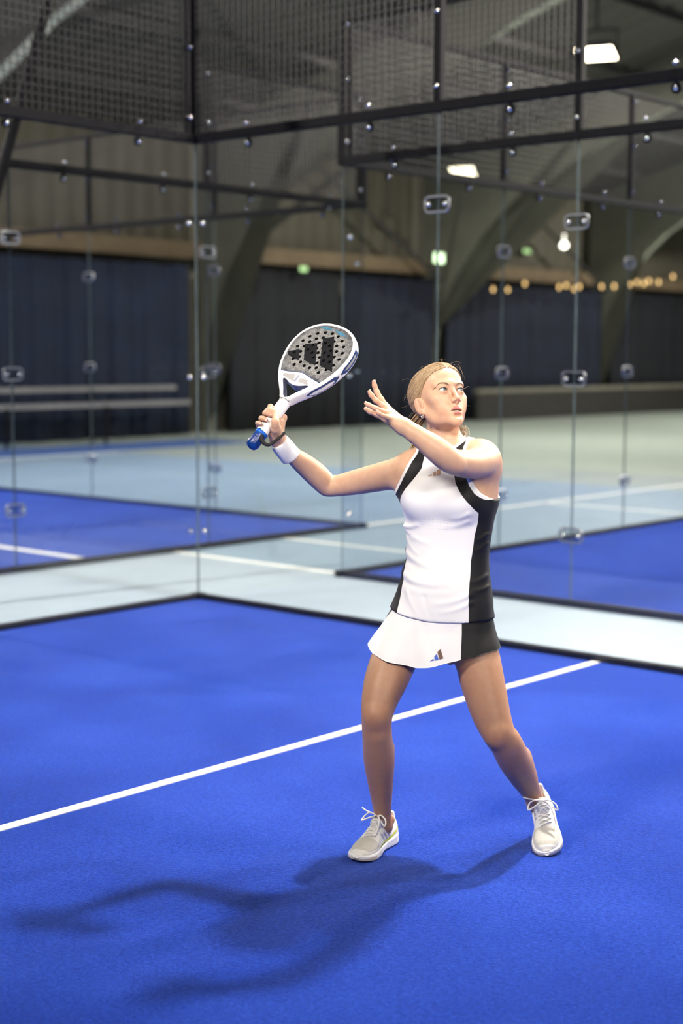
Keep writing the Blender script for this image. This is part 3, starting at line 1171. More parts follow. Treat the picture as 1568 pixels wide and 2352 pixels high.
# Achilles tendons
BODY.add(s_cone(pt(886, 1860, 4.885), pt(888, 1905, 4.895), 0.011, 0.012), 0.015)
BODY.add(s_cone(pt(1236, 1825, 4.97), pt(1250, 1862, 5.01), 0.011, 0.012), 0.015)
BODY.sub(s_cone(pt(1004, 1556, 4.60), pt(1004, 1556, 5.10), 0.054, 0.054), 0.025)

# ---------------------------------------------------------------- head: skull, face, ears
HEAD = Field()


def he(c, r, k=0.02, op='add', rot=None):
    ax = [H_L, H_F, H_U]
    if rot is not None:      # rotation matrix in head axes
        R = np.array(rot.to_3x3()).T @ HR
    else:
        R = HR
    getattr(HEAD, op)(s_ell(hp(*c), r, R), k)


def hc(a, b, ra, rb, k=0.015, op='add'):
    getattr(HEAD, op)(s_cone(hp(*a), hp(*b), ra, rb), k)


def rotx(d):
    return Matrix.Rotation(math.radians(d), 3, 'X')


def rotz(d):
    return Matrix.Rotation(math.radians(d), 3, 'Z')


he((0, -0.010, 0.029), (0.0735, 0.084, 0.0745), 0)
he((0, 0.036, 0.044), (0.060, 0.050, 0.052), 0.03)           # forehead
he((0, 0.024, -0.030), (0.0575, 0.058, 0.078), 0.03)         # face mass
for s in (-1, 1):
    hc((0.050 * s, -0.004, -0.048), (0.040 * s, 0.028, -0.076), 0.015, 0.0135, 0.03)      # jaw
    hc((0.040 * s, 0.028, -0.076), (0.008 * s, 0.078, -0.101), 0.0135, 0.0115, 0.025)
    he((0.043 * s, 0.054, -0.020), (0.022, 0.022, 0.017), 0.025)                            # cheekbone
    he((0.030 * s, 0.062, -0.050), (0.022, 0.018, 0.024), 0.025)                            # cheek
    hc((0.006 * s, 0.0865, 0.021), (0.047 * s, 0.068, 0.022), 0.0050, 0.0065, 0.018)        # brow ridge
he((0, 0.0775, -0.100), (0.0145, 0.0125, 0.0125), 0.018)        # chin
he((0, 0.074, -0.066), (0.027, 0.018, 0.026), 0.02)          # muzzle
for s in (-1, 1):
    he((0.0325 * s, 0.0965, 0.001), (0.0195, 0.016, 0.0125), 0.012, 'sub')                  # eye socket
    he((0.014 * s, 0.0955, -0.006), (0.007, 0.010, 0.012), 0.010, 'sub')                    # beside the bridge
# nose
hc((0, 0.083, 0.012), (0, 0.102, -0.028), 0.0062, 0.0068, 0.010)
he((0, 0.1065, -0.0350), (0.0080, 0.0086, 0.0072), 0.008)
for s in (-1, 1):
    he((0.0108 * s, 0.0965, -0.0395), (0.0060, 0.0090, 0.0060), 0.007)
    he((0.0060 * s, 0.1035, -0.0462), (0.0042, 0.0058, 0.0040), 0.003, 'sub')
hc((0, 0.098, -0.044), (0, 0.091, -0.053), 0.0045, 0.004, 0.006)     # columella to philtrum
# eyelids: shells around the eyeballs with an almond opening
EYE = [(0.0318 * s, 0.0745, -0.0005) for s in (-1, 1)]
for i, s in enumerate((-1, 1)):
    ex, ey, ez = EYE[i]
    he((ex, ey, ez), (0.0150, 0.0150, 0.0150), 0.006)
    he((ex + 0.0008 * s, ey + 0.0125, ez + 0.0026), (0.0172, 0.0115, 0.0050), 0.002, 'sub', rotz(-15 * s))
    hc((ex - 0.012 * s, ey + 0.0102, ez + 0.0072), (ex + 0.012 * s, ey + 0.0070, ez + 0.0080), 0.0016, 0.0015, 0.004)   # upper lid fold
    he((ex, ey + 0.0005, ez), (0.0125, 0.0125, 0.0125), 0.001, 'sub')
# lips
LIPS = []
for sg in (-1, 1):
    LIPS += [((0.0285 * sg, 0.0760, -0.0698), (0.0070 * sg, 0.0905, -0.0636), 0.0030, 0.0055), ((0.0275 * sg, 0.0760, -0.0706), (0.0070 * sg, 0.0882, -0.0776), 0.0030, 0.0056)]
LIPS += [((-0.0070, 0.0905, -0.0636), (0.0070, 0.0905, -0.0636), 0.0055, 0.0055), ((-0.0070, 0.0882, -0.0776), (0.0070, 0.0882, -0.0776), 0.0058, 0.0058)]
for a_, b_, r0, r1 in LIPS:
    hc(a_, b_, r0, r1, 0.004)
he((0, 0.0955, -0.0702), (0.0225, 0.0170, 0.0019), 0.002, 'sub')      # parted mouth
he((0, 0.0925, -0.0895), (0.013, 0.005, 0.003), 0.010, 'sub')          # crease under the lower lip
# ears, built in their own tilted frame (o = outwards, b = backwards, t = up)
for s in (-1, 1):
    R = (rotz(25 * s) @ rotx(10))
    Rn = np.array(R)
    ec_ = np.array((0.0740 * s, -0.006, -0.025))

    def ear(o, bk, t):
        return tuple(ec_ + Rn @ np.array((o * s, -bk, t)))
    he(ear(0, 0, 0), (0.0062, 0.0170, 0.0305), 0.004, 'add', R)
    he(ear(0.0060, -0.002, 0.004), (0.0048, 0.0118, 0.0215), 0.002, 'sub', R)
    he(ear(0.0045, -0.004, -0.006), (0.0060, 0.0068, 0.0085), 0.002, 'sub', R)                  # concha
    hc(ear(0.0035, 0.0045, 0.016), ear(0.0030, 0.0050, -0.010), 0.0022, 0.0024, 0.003)          # antihelix
    he(ear(0.0028, -0.0125, -0.007), (0.0045, 0.0045, 0.0060), 0.003)                           # tragus
    he(ear(0.0002, -0.006, -0.0265), (0.0050, 0.0080, 0.0085), 0.005)                           # lobe
for op in HEAD.ops:
    pass
# join the head to the body: a wide blend at the neck only
_head_fn = HEAD


def neck_clip(P):
    return _head_fn(P)

# ---------------------------------------------------------------- hands
HAND_L, HAND_R = Field(), Field()
NAILS = []          # (tip, direction, dorsal normal, radius)


def finger(F, pts, radii, k=0.007):
    F.add(s_tube([(p, r) for p, r in zip(pts, radii)], 4), k)
    for p, r in zip(pts[1:-1], radii[1:-1]):
        F.add(s_ell(p, (r * 1.07,) * 3), 0.004)


# free left hand: little finger nearest the camera, thumb on the far side
wl = pt(928, 980, 4.535)
mcp = {'index': pt(886, 934, 4.578), 'middle': pt(889, 941, 4.557), 'ring': pt(892, 950, 4.536), 'pinky': pt(896, 962, 4.518)}
tips = {'index': [(875, 917, 4.585), (865, 900, 4.59), (860, 886, 4.59), (858, 877, 4.588)],
        'middle': [(877, 931, 4.555), (863, 920, 4.548), (853, 908, 4.545), (848, 900, 4.545)],
        'ring': [(879, 945, 4.527), (862, 938, 4.515), (847, 931, 4.51), (840, 927, 4.51)],
        'pinky': [(887, 958, 4.50), (877, 954, 4.485), (869, 949, 4.478), (865, 946, 4.475)]}
rad = {'index': 0.0078, 'middle': 0.0080, 'ring': 0.0076, 'pinky': 0.0068}
for f in ('index', 'middle', 'ring', 'pinky'):
    r = rad[f]
    HAND_L.add(s_cone(wl, mcp[f], 0.0165, 0.0105), 0.014)
    ps = [mcp[f]] + [pt(*t) for t in tips[f]]
    finger(HAND_L, ps, [0.0098, r * 1.08, r, r * 0.9, r * 0.74])
    NAILS.append((ps[-1], (ps[-1] - ps[-2]).normalized(), f))
th = [pt(915, 975, 4.575), pt(888, 962, 4.60), pt(866, 952, 4.605), pt(850, 945, 4.60), pt(840, 939, 4.595)]
HAND_L.add(s_cone(wl, pt(893, 962, 4.585), 0.018, 0.015), 0.014)
finger(HAND_L, th, [0.016, 0.0125, 0.0095, 0.0088, 0.0068], 0.012)
HAND_L.add(s_cone(pt(920, 986, 4.53), pt(902, 974, 4.52), 0.014, 0.012), 0.012)      # heel of the hand
NAIL_OBJ = []

# racket frame: a = handle to tip, w = across, n = face normal towards the viewer
R_A = Vector((0.548, 0.40, 0.734)).normalized()
R_W = Vector((0.762, -0.60, -0.242))
R_W = (R_W - R_A * R_W.dot(R_A)).normalized()
R_N = R_A.cross(R_W).normalized()
if R_N.y > 0:
    R_N = -R_N
R_O = pt(599, 997, 4.86)        # butt of the handle


def rk(s, q=0.0, n=0.0):
    return R_O + R_A * s + R_W * q + R_N * n


def around(s, deg, r):
    """point beside the handle: 0 deg faces the viewer, 90 deg its upper left side"""
    t = math.radians(deg)
    up_left = Vector((-0.801, 0, 0.598))
    e1 = -EY - R_A * (-EY).dot(R_A)
    e1.normalize()
    e2 = up_left - R_A * up_left.dot(R_A) - e1 * up_left.dot(e1)
    e2.normalize()
    return R_O + R_A * s + (e1 * math.cos(t) + e2 * math.sin(t)) * r


EY = Vector((0, 1, 0))
PXM = 1 / 640.0
wr = pt(637, 1010, 4.90)
wr2 = pt(650, 1028, 4.91)
fg = [('index', 60, 62, 0.0080), ('middle', 41, 46, 0.0083), ('ring', 27, 32, 0.0079), ('pinky', 14, 18, 0.0070)]
for nm, st_, sm, r in fg:
    s1, s0 = st_ * PXM, sm * PXM
    m = around(s0, 238 if nm == 'index' else 248, 0.030)
    pp_ = [m, around(s0 * 0.6 + s1 * 0.4, 205, 0.0335), around(s1 + 0.004, 140, 0.0315), around(s1 + 0.002, 92, 0.0295), around(s1, 55, 0.0275), around(s1 - 0.001, 30, 0.0262)]
    if nm == 'index':
        pp_ = pp_[:4] + [around(s1 - 0.001, 66, 0.0278)]
    if nm == 'pinky':
        pp_ = pp_[:4] + [around(s1, 62, 0.0275), around(s1 - 0.001, 44, 0.0265)]
    rr_ = [0.0100, r * 1.12, r * 1.05, r, r * 0.95, r * 0.78][:len(pp_)]
    finger(HAND_R, pp_, rr_, 0.006)
    HAND_R.add(s_cone(wr, m, 0.0165, 0.0110), 0.012)
    NAILS.append((pp_[-1], (pp_[-1] - pp_[-2]).normalized(), nm + '_r'))
# thumb and its ball
tb = [pt(638, 1003, 4.875), pt(634, 985, 4.850), pt(632, 968, 4.835), around(46 * PXM + 0.006, 8, 0.0275), around(47 * PXM + 0.004, 40, 0.0300), around(50 * PXM, 72, 0.0318)]
finger(HAND_R, tb, [0.0165, 0.0160, 0.0120, 0.0098, 0.0092, 0.0066], 0.012)
HAND_R.add(s_cone(pt(638, 1003, 4.885), pt(641, 968, 4.885), 0.018, 0.012), 0.014)
NAILS.append((tb[-1], (tb[-1] - tb[-2]).normalized(), 'thumb_r'))
HAND_R.add(s_tube([(wr2, 0.0215), (wr, 0.0215)], 2), 0.012)
HAND_L.add(s_tube([(pt(950, 995, 4.53), 0.0262), (wl, 0.0205)], 2), 0.012)

# ---------------------------------------------------------------- padel racket
M_RWHITE = mat('racket_white_gloss', (0.83, 0.82, 0.80), 0.3, noise=(25, 0.03))
M_RGRIP = mat('white_grip_tape', (0.86, 0.85, 0.84), 0.75, bump=(160, 0.25, 0.0012), noise=(60, 0.03))
M_RNAVY = mat('racket_navy', (0.018, 0.05, 0.17), 0.3, noise=(40, 0.1))
M_RGREY = mat('racket_throat_grey', (0.13, 0.15, 0.22), 0.35, noise=(40, 0.1))
M_RPALE = mat('racket_pale_grey', (0.33, 0.32, 0.32), 0.45, noise=(40, 0.06))
M_RHOLE = mat('racket_hole_black', (0.006, 0.006, 0.008), 0.6, noise=(40, 0.1))
M_RCYAN = mat('racket_cyan_patch', (0.055, 0.17, 0.26), 0.3, noise=(120, 0.3))
M_RLOGO = mat('racket_black_band', (0.010, 0.010, 0.012), 0.25, bump=(700, 0.5, 0.001), noise=(200, 0.3))


def carbon_mat():
    m = bpy.data.materials.new('racket_carbon_face')
    m.use_nodes = True
    nt = m.node_tree
    b = nt.nodes['Principled BSDF']
    b.inputs['Roughness'].default_value = 0.28
    tc = nt.nodes.new('ShaderNodeTexCoord')
    vo = nt.nodes.new('ShaderNodeTexVoronoi')
    vo.distance = 'CHEBYCHEV'
    vo.inputs['Scale'].default_value = 85
    vo.inputs['Randomness'].default_value = 0.45
    nt.links.new(tc.outputs['Object'], vo.inputs['Vector'])
    wv = nt.nodes.new('ShaderNodeTexVoronoi')
    wv.feature = 'DISTANCE_TO_EDGE'
    wv.inputs['Scale'].default_value = 190
    mp = nt.nodes.new('ShaderNodeMapping')
    mp.inputs['Scale'].default_value = (1.0, 1.0, 1.9)
    nt.links.new(tc.outputs['Object'], mp.inputs['Vector'])
    nt.links.new(mp.outputs[0], wv.inputs['Vector'])
    cr = nt.nodes.new('ShaderNodeValToRGB')
    cr.color_ramp.elements[0].color = (0.035, 0.036, 0.042, 1)
    cr.color_ramp.elements[1].color = (0.17, 0.17, 0.18, 1)
    bw = nt.nodes.new('ShaderNodeSeparateColor')
    nt.links.new(vo.outputs['Color'], bw.inputs[0])
    nt.links.new(bw.outputs[0], cr.inputs[0])
    r2 = nt.nodes.new('ShaderNodeMapRange')
    r2.inputs['From Min'].default_value, r2.inputs['From Max'].default_value = 0.0, 0.10
    r2.inputs['To Min'].default_value, r2.inputs['To Max'].default_value = 1.0, 0.0
    nt.links.new(wv.outputs['Distance'], r2.inputs['Value'])
    # pale raised net only over the middle of the face (attribute 'net')
    at = nt.nodes.new('ShaderNodeAttribute')
    at.attribute_name = 'net'
    mu = nt.nodes.new('ShaderNodeMath')
    mu.operation = 'MULTIPLY'
    nt.links.new(r2.outputs[0], mu.inputs[0])
    nt.links.new(at.outputs['Fac'], mu.inputs[1])
    mx = nt.nodes.new('ShaderNodeMix')
    mx.data_type = 'RGBA'
    nt.links.new(mu.outputs[0], mx.inputs['Factor'])
    nt.links.new(cr.outputs[0], mx.inputs['A'])
    mx.inputs['B'].default_value = (0.42, 0.41, 0.39, 1)
    nt.links.new(mx.outputs['Result'], b.inputs['Base Color'])
    bp = nt.nodes.new('ShaderNodeBump')
    bp.inputs['Strength'].default_value = 0.5
    bp.inputs['Distance'].default_value = 0.0008
    nt.links.new(mu.outputs[0], bp.inputs['Height'])
    nt.links.new(bp.outputs[0], b.inputs['Normal'])
    MATS['racket_carbon_face'] = m
    return m


racket = bpy.data.objects.new('padel_racket', None)
COL.objects.link(racket)
racket['label'] = 'white and navy padel racket with a perforated grey face and white grip'
racket['category'] = 'racket'
RT = 0.019      # half thickness
OUTL = [(0.142, 0.0215), (0.160, 0.0345), (0.180, 0.0530), (0.205, 0.0755), (0.235, 0.0965), (0.265, 0.1115), (0.300, 0.1225), (0.335, 0.1280), (0.365, 0.1275), (0.395, 0.1200), (0.420, 0.1065), (0.441, 0.0860), (0.456, 0.0600), (0.4645, 0.0310), (0.467, 0.0)]


def half_at(s, inset=0.0):
    P_ = OUTL
    for (s0, h0), (s1, h1) in zip(P_, P_[1:]):
        if s0 <= s <= s1:
            return h0 + (h1 - h0) * (s - s0) / (s1 - s0)
    return 0.0


def smooth2(pts, sub=4):
    out = []
    n = len(pts)
    for k in range(n - 1):
        p0, p1, p2, p3 = [np.array(pts[min(max(i, 0), n - 1)]) for i in (k - 1, k, k + 1, k + 2)]
        for j in range(sub):
            t = j / sub
            out.append(0.5 * ((2 * p1) + (p2 - p0) * t + (2 * p0 - 5 * p1 + 4 * p2 - p3) * t * t + (3 * p1 - p0 - 3 * p2 + p3) * t ** 3))
    out.append(np.array(pts[-1]))
    return out


half = smooth2(OUTL, 3)
ring = [(s, -h) for s, h in half] + [(s, h) for s, h in half[::-1][1:]]     # left side up, right side down (open at the collar)


def offset_ring(ring, d):
    out = []
    n = len(ring)
    for i in range(n):
        a, b = np.array(ring[max(i - 1, 0)]), np.array(ring[min(i + 1, n - 1)])
        t = b - a
        t = t / (np.linalg.norm(t) + 1e-9)
        nn = np.array((-t[1], t[0])) if True else None
        out.append(tuple(np.array(ring[i]) + nn * d))
    return out


# which side is inward?
_test = offset_ring(ring, 0.01)
SGN = 1 if abs(_test[len(ring) // 4][1]) < abs(ring[len(ring) // 4][1]) else -1
inner = offset_ring(ring, SGN * 0.0095)
# frame tube: rounded section swept along the outline
bm = bmesh.new()
SEC = [(0.0, RT), (0.45, RT), (0.78, RT * 0.88), (0.96, RT * 0.55), (1.0, 0.0), (0.96, -RT * 0.55), (0.78, -RT * 0.88), (0.45, -RT), (0.0, -RT)]
rows = []
for (so, qo), (si, qi) in zip(ring, inner):
    rows.append([bm.verts.new(rk(si + (so - si) * t, qi + (qo - qi) * t, z)) for t, z in SEC])
for A_, B_ in zip(rows, rows[1:]):
    for k in range(len(SEC) - 1):
        bm.faces.new((A_[k], B_[k], B_[k + 1], A_[k + 1]))
    bm.faces.new((A_[-1], B_[-1], B_[0], A_[0]))
bm_obj('frame', bm, M_RWHITE, racket, smooth=True)


# heart-shaped hole in the throat, bridge and arms
def poly_prism(name, pts, z0, z1, m, parent, bev=0.0, wallm=None):
    bm = bmesh.new()
    a = [bm.verts.new(rk(s, q, z1)) for s, q in pts]
    b = [bm.verts.new(rk(s, q, z0)) for s, q in pts]
    f = bm.faces.new(a)
    bm.faces.new(b[::-1])
    for k in range(len(pts)):
        j = (k + 1) % len(pts)
        bm.faces.new((a[j], a[k], b[k], b[j]))
    bmesh.ops.triangulate(bm, faces=[x for x in bm.faces if len(x.verts) > 4])
    return bm_obj(name, bm, m, parent)


# bridge: white solid between the face and the throat opening, with a recessed three-cornered hole
HOLE = [(0.146, 0.0), (0.154, 0.0125), (0.178, 0.0300), (0.199, 0.0475), (0.2105, 0.0545), (0.2125, 0.0450), (0.2030, 0.0220), (0.1990, 0.0), (0.2030, -0.0220), (0.2125, -0.0450), (0.2105, -0.0545), (0.199, -0.0475), (0.178, -0.0300), (0.154, -0.0125)]
FACE_S = 0.2365
br_out = []
for s in np.linspace(0.142, FACE_S, 14):
    br_out.append((s, half_at(s) - 0.004))
br_loop = [(s, q) for s, q in br_out] + [(FACE_S + 0.006, 0.04), (FACE_S + 0.018, 0.0), (FACE_S + 0.006, -0.04)] + [(s, -q) for s, q in br_out[::-1]]
HS = smooth2(HOLE + [HOLE[0]], 3)[:-1]


def ring_solid(name, outer, hole, z0, z1, m, mw, parent):
    """plate with a hole: triangulated top and bottom, walls"""
    bm = bmesh.new()
    mats_ = [m, mw]
    lay = []
    for z in (z1, z0):
        o = [bm.verts.new(rk(s, q, z)) for s, q in outer]
        h = [bm.verts.new(rk(s, q, z)) for s, q in hole]
        eo = [bm.edges.new((o[i], o[(i + 1) % len(o)])) for i in range(len(o))]
        eh = [bm.edges.new((h[i], h[(i + 1) % len(h)])) for i in range(len(h))]
        bmesh.ops.triangle_fill(bm, use_beauty=True, use_dissolve=False, edges=eo + eh)
        lay.append((o, h))
    (o1, h1), (o0, h0) = lay
    for k in range(len(o1)):
        j = (k + 1) % len(o1)
        bm.faces.new((o1[k], o1[j], o0[j], o0[k]))
    for k in range(len(h1)):
        j = (k + 1) % len(h1)
        bm.faces.new((h1[j], h1[k], h0[k], h0[j])).material_index = 1
    return bm_obj(name, bm, mats_, parent)


ring_solid('throat', br_loop, [tuple(p) for p in HS], -RT * 0.86, RT * 0.9, M_RWHITE, M_RGREY, racket)
# slim outer windows beside the throat
for sg in (-1, 1):
    pts = [(0.160, 0.0265 * sg), (0.180, 0.0445 * sg), (0.196, 0.0590 * sg), (0.1955, 0.0535 * sg), (0.182, 0.0400 * sg), (0.166, 0.0240 * sg)]
    poly_prism('throat_window', pts, RT * 0.9, RT * 0.9 + 0.0006, M_RPALE, racket)

# face plates with real drilled holes
holes = []
for r_, n_, off_ in ((0.0, 1, 0), (0.022, 6, 0.2), (0.043, 12, 0.0), (0.064, 17, 0.1), (0.086, 20, 0.0)):
    for k in range(n_):
        t = 2 * math.pi * (k + off_) / n_
        s, q = 0.342 + r_ * math.cos(t), r_ * 1.05 * math.sin(t)
        if s > FACE_S + 0.026 and half_at(s) - abs(q) > 0.026:
            holes.append((s, q))
face_out = [(s, q) for s, q in inner if s > FACE_S]
chev = [(FACE_S, -face_out[0][1] * -1 if False else face_out[0][1])]
face_loop = face_out + [(FACE_S + 0.004, 0.055), (FACE_S + 0.016, 0.0), (FACE_S + 0.004, -0.055)] if face_out[-1][1] > 0 else face_out + [(FACE_S + 0.004, -0.055), (FACE_S + 0.016, 0.0), (FACE_S + 0.004, 0.055)]
M_CARB = carbon_mat()


def face_plate(z0, z1):
    bm = bmesh.new()
    lay = []
    for z in (z1, z0):
        o = [bm.verts.new(rk(s, q, z)) for s, q in face_loop]
        ed = [bm.edges.new((o[i], o[(i + 1) % len(o)])) for i in range(len(o))]
        hh = []
        for hs, hq in holes:
            h = [bm.verts.new(rk(hs + 0.0062 * math.cos(a), hq + 0.0062 * math.sin(a), z)) for a in [2 * math.pi * i / 14 for i in range(14)]]
            ed += [bm.edges.new((h[i], h[(i + 1) % 14])) for i in range(14)]
            hh.append(h)
        bmesh.ops.triangle_fill(bm, use_beauty=True, use_dissolve=False, edges=ed)
        lay.append((o, hh))
    (o1, H1), (o0, H0) = lay
    for h1, h0 in zip(H1, H0):
        for k in range(14):
            j = (k + 1) % 14
            bm.faces.new((h1[j], h1[k], h0[k], h0[j])).material_index = 1
    ob = bm_obj('face', bm, [M_CARB, M_RHOLE], racket)
    me = ob.data
    at = me.attributes.new('net', 'FLOAT', 'POINT')
    vals = []
    for v in me.vertices:
        d = v.co - R_O
        s, q = d.dot(R_A), d.dot(R_W)
        vals.append(1.0 if any(abs(s - hs) + abs(q - hq) < 0.009 for hs, hq in holes) else 0.0)
    at.data.foreach_set('value', vals)
    return ob


face_plate(-RT * 0.86, RT * 0.86)
bm = bmesh.new()
add_core = [bm.verts.new(rk(s, q, -RT * 0.6)) for s, q in face_loop]
bm.faces.new(add_core)
bmesh.ops.triangulate(bm, faces=bm.faces[:])
bm_obj('core', bm, M_RHOLE, racket)

# three black logo bars across the face, growing towards the tip
zf = RT * 0.86 + 0.0007
for pts in ([(0.312, -0.112), (0.333, -0.075), (0.292, -0.047), (0.299, -0.101)],
            [(0.359, -0.070), (0.377, -0.028), (0.293, 0.025), (0.299, -0.030)],
            [(0.399, -0.020), (0.419, 0.015), (0.290, 0.099), (0.299, 0.039)]):
    bm = bmesh.new()
    o = [bm.verts.new(rk(s, q, zf)) for s, q in pts]
    ed = [bm.edges.new((o[i], o[(i + 1) % 4])) for i in range(4)]
    SG = 1 if sum(pts[i][0] * pts[(i + 1) % 4][1] - pts[(i + 1) % 4][0] * pts[i][1] for i in range(4)) > 0 else -1
    for hs, hq in holes:
        inside = all(((pts[(i + 1) % 4][0] - pts[i][0]) * (hq - pts[i][1]) - (pts[(i + 1) % 4][1] - pts[i][1]) * (hs - pts[i][0])) * SG > 0.0075 * math.hypot(pts[(i + 1) % 4][0] - pts[i][0], pts[(i + 1) % 4][1] - pts[i][1]) for i in range(4))
        if inside:
            h = [bm.verts.new(rk(hs + 0.0062 * math.cos(a), hq + 0.0062 * math.sin(a), zf)) for a in [2 * math.pi * i / 14 for i in range(14)]]
            ed += [bm.edges.new((h[i], h[(i + 1) % 14])) for i in range(14)]
    bmesh.ops.triangle_fill(bm, use_beauty=True, use_dissolve=False, edges=ed)
    bm_obj('logo_bar', bm, M_RLOGO, racket)
# cyan patches near the tip
for pts in ([(0.4400, -0.066), (0.4480, -0.035), (0.4445, -0.010), (0.4375, -0.0145), (0.4344, -0.0404)], [(0.4440, -0.0062), (0.4430, 0.0330), (0.4312, 0.0635), (0.4302, 0.0315)]):
    poly_prism('cyan_patch', pts, zf - 0.0003, zf, M_RCYAN, racket)
# pale label panels and lettering on the bridge
zb = RT * 0.9 + 0.0006
for pts in ([(0.2190, -0.062), (0.2290, -0.068), (0.2360, -0.040), (0.2385, -0.022), (0.2110, -0.010)], [(0.2145, 0.006), (0.2320, 0.006), (0.2310, 0.035), (0.2150, 0.052)]):
    poly_prism('label_panel', pts, zb - 0.0003, zb, M_RPALE, racket)
poly_prism('label_stripe', [(0.2110, -0.012), (0.2400, -0.010), (0.2400, -0.002), (0.2110, -0.002)], zb - 0.0003, zb, mat('racket_lilac', (0.30, 0.30, 0.38), 0.4, noise=(40, 0.05)), racket)
poly_prism('face_trim', [(FACE_S - 0.001, -0.086), (FACE_S + 0.0035, -0.055), (FACE_S + 0.0155, 0.0), (FACE_S + 0.0035, 0.055), (FACE_S - 0.001, 0.086), (FACE_S + 0.001, 0.086), (FACE_S + 0.0055, 0.055), (FACE_S + 0.0178, 0.0), (FACE_S + 0.0055, -0.055), (FACE_S + 0.001, -0.086)], zf - 0.0003, zf + 0.0004, M_RNAVY, racket)
for k, (s, q) in enumerate([(0.2372, 0.016), (0.2362, 0.026), (0.2350, 0.036), (0.2336, 0.046), (0.2320, 0.056)]):
    bm = bmesh.new()
    add_lathe(bm, rk(s - 0.001, q, zb - 0.0002), R_N, [(0, 0.0032), (0.0004, 0.0032), (0.0004, 0.0022), (0.0001, 0.0022)], 12)
    bm_obj('round_icon', bm, M_RGREY, racket)


# navy side graphics on the rim (right-hand edge, the one we see)
def rim_strip(s0, s1, side, z0, z1, m, name, lift=0.0006, n=18):
    bm = bmesh.new()
    prev = None
    pts = [(s, q) for s, q in half]
    for i in range(n + 1):
        s = s0 + (s1 - s0) * i / n
        h_ = half_at(s)
        ds = 0.002
        t = np.array((2 * ds, half_at(s + ds) - half_at(s - ds)))
        t /= np.linalg.norm(t)
        no = (-t[1], t[0])
        tap = min(1, i / 3, (n - i) / 3) * 0.85 + 0.15
        row = []
        for kz in range(5):
            z = (z0 + z1) / 2 + (z1 - z0) * tap * (kz / 4 - 0.5)
            e = 1.0 - 0.22 * max(0, abs(z) / RT - 0.35) ** 1.6
            bulge = 0.0095 * (e - 1.0)
            row.append(bm.verts.new(rk(s + no[0] * (bulge + lift), side * (h_ + no[1] * (bulge + lift)), z)))
        if prev:
            for kz in range(4):
                bm.faces.new((prev[kz], row[kz], row[kz + 1], prev[kz + 1]))
        prev = row
    return bm_obj(name, bm, m, racket, smooth=True)


for sd in (1, -1):
    rim_strip(0.185, 0.292, sd, -0.012, 0.012, M_RNAVY, 'rim_graphic')
    rim_strip(0.193, 0.272, sd, -0.009, 0.004, M_RWHITE, 'rim_inset', 0.0012)
    rim_strip(0.300, 0.418, sd, -0.012, 0.012, M_RNAVY, 'rim_graphic')
    rim_strip(0.318, 0.392, sd, -0.004, 0.006, M_RPALE, 'rim_inset', 0.0012)

# grip: eight-sided handle wrapped in tape, collar with lettering ring, blue butt ring
bm = bmesh.new()
prev = None
for i in range(26):
    s = 0.004 + (0.142 - 0.004) * i / 25
    rw, rn = 0.0200, 0.0170
    f_ = 1.0 + (0.016 if i % 3 == 0 else 0.0) + (0.06 if i < 2 else 0)
    row = []
    for k in range(16):
        t = 2 * math.pi * k / 16
        sq = 1.0 / (abs(math.cos(t)) ** 5 + abs(math.sin(t)) ** 5) ** 0.2
        sq = 0.55 + 0.45 * sq
        row.append(bm.verts.new(rk(s + 0.002 * math.sin(t), rw * math.cos(t) * sq * f_, rn * math.sin(t) * sq * f_)))
    if prev:
        for k in range(16):
            bm.faces.new((prev[k], prev[(k + 1) % 16], row[(k + 1) % 16], row[k]))
    else:
        bm.faces.new(row[::-1])
    prev = row
bm.faces.new(prev)
bm_obj('grip', bm, M_RGRIP, racket, smooth=True)
bm = bmesh.new()
add_lathe(bm, rk(0.1365), R_A, [(0, 0.0205), (0.001, 0.0222), (0.006, 0.0226), (0.007, 0.021)], 28)
bm_obj('collar', bm, M_RWHITE, racket, smooth=True)
M_INK = mat('collar_ink', (0.08, 0.085, 0.11), 0.5, noise=(60, 0.2))
rr = random.Random(5)
for k in range(11):
    a = math.radians(-62 + k * 12 + (4 if k > 4 else 0))
    bm = bmesh.new()
    c = rk(0.1395) + (R_N * math.cos(a) + R_W * math.sin(a)) * 0.0226
    tdir = (-R_N * math.sin(a) + R_W * math.cos(a))
    add_box(bm, c, tdir * 0.0016, R_A * 0.0017, (R_N * math.cos(a) + R_W * math.sin(a)) * 0.0003)
    bm_obj('collar_mark', bm, M_INK, racket)
M_BLUE = mat('bright_blue_plastic', (0.01, 0.14, 0.62), 0.3, noise=(60, 0.1))
bm = bmesh.new()
add_lathe(bm, rk(-0.004), R_A, [(0.0, 0.012), (0.0, 0.0205), (0.003, 0.0222), (0.010, 0.0218), (0.0105, 0.018)], 26)
bm_obj('butt_ring', bm, M_BLUE, racket, smooth=True)
# translucent blue sleeve hanging from the butt
bm = bmesh.new()
ax0, ax1 = pt(604, 991, 4.865), pt(575, 1027, 4.85)
d_ = (ax1 - ax0)
add_lathe(bm, ax0, d_, [(0.0, 0.002), (0.0, 0.0195), (0.012, 0.0208), (0.030, 0.0218), (0.050, 0.0224), (0.061, 0.0200), (0.068, 0.0135), (0.071, 0.0)], 24)
M_SLEEVE = mat('dark_blue_sleeve', (0.004, 0.035, 0.20), 0.25, noise=(90, 0.5, 6), bump=(110, 0.6, 0.002))
bm_obj('blue_sleeve', bm, M_SLEEVE, racket, smooth=True)
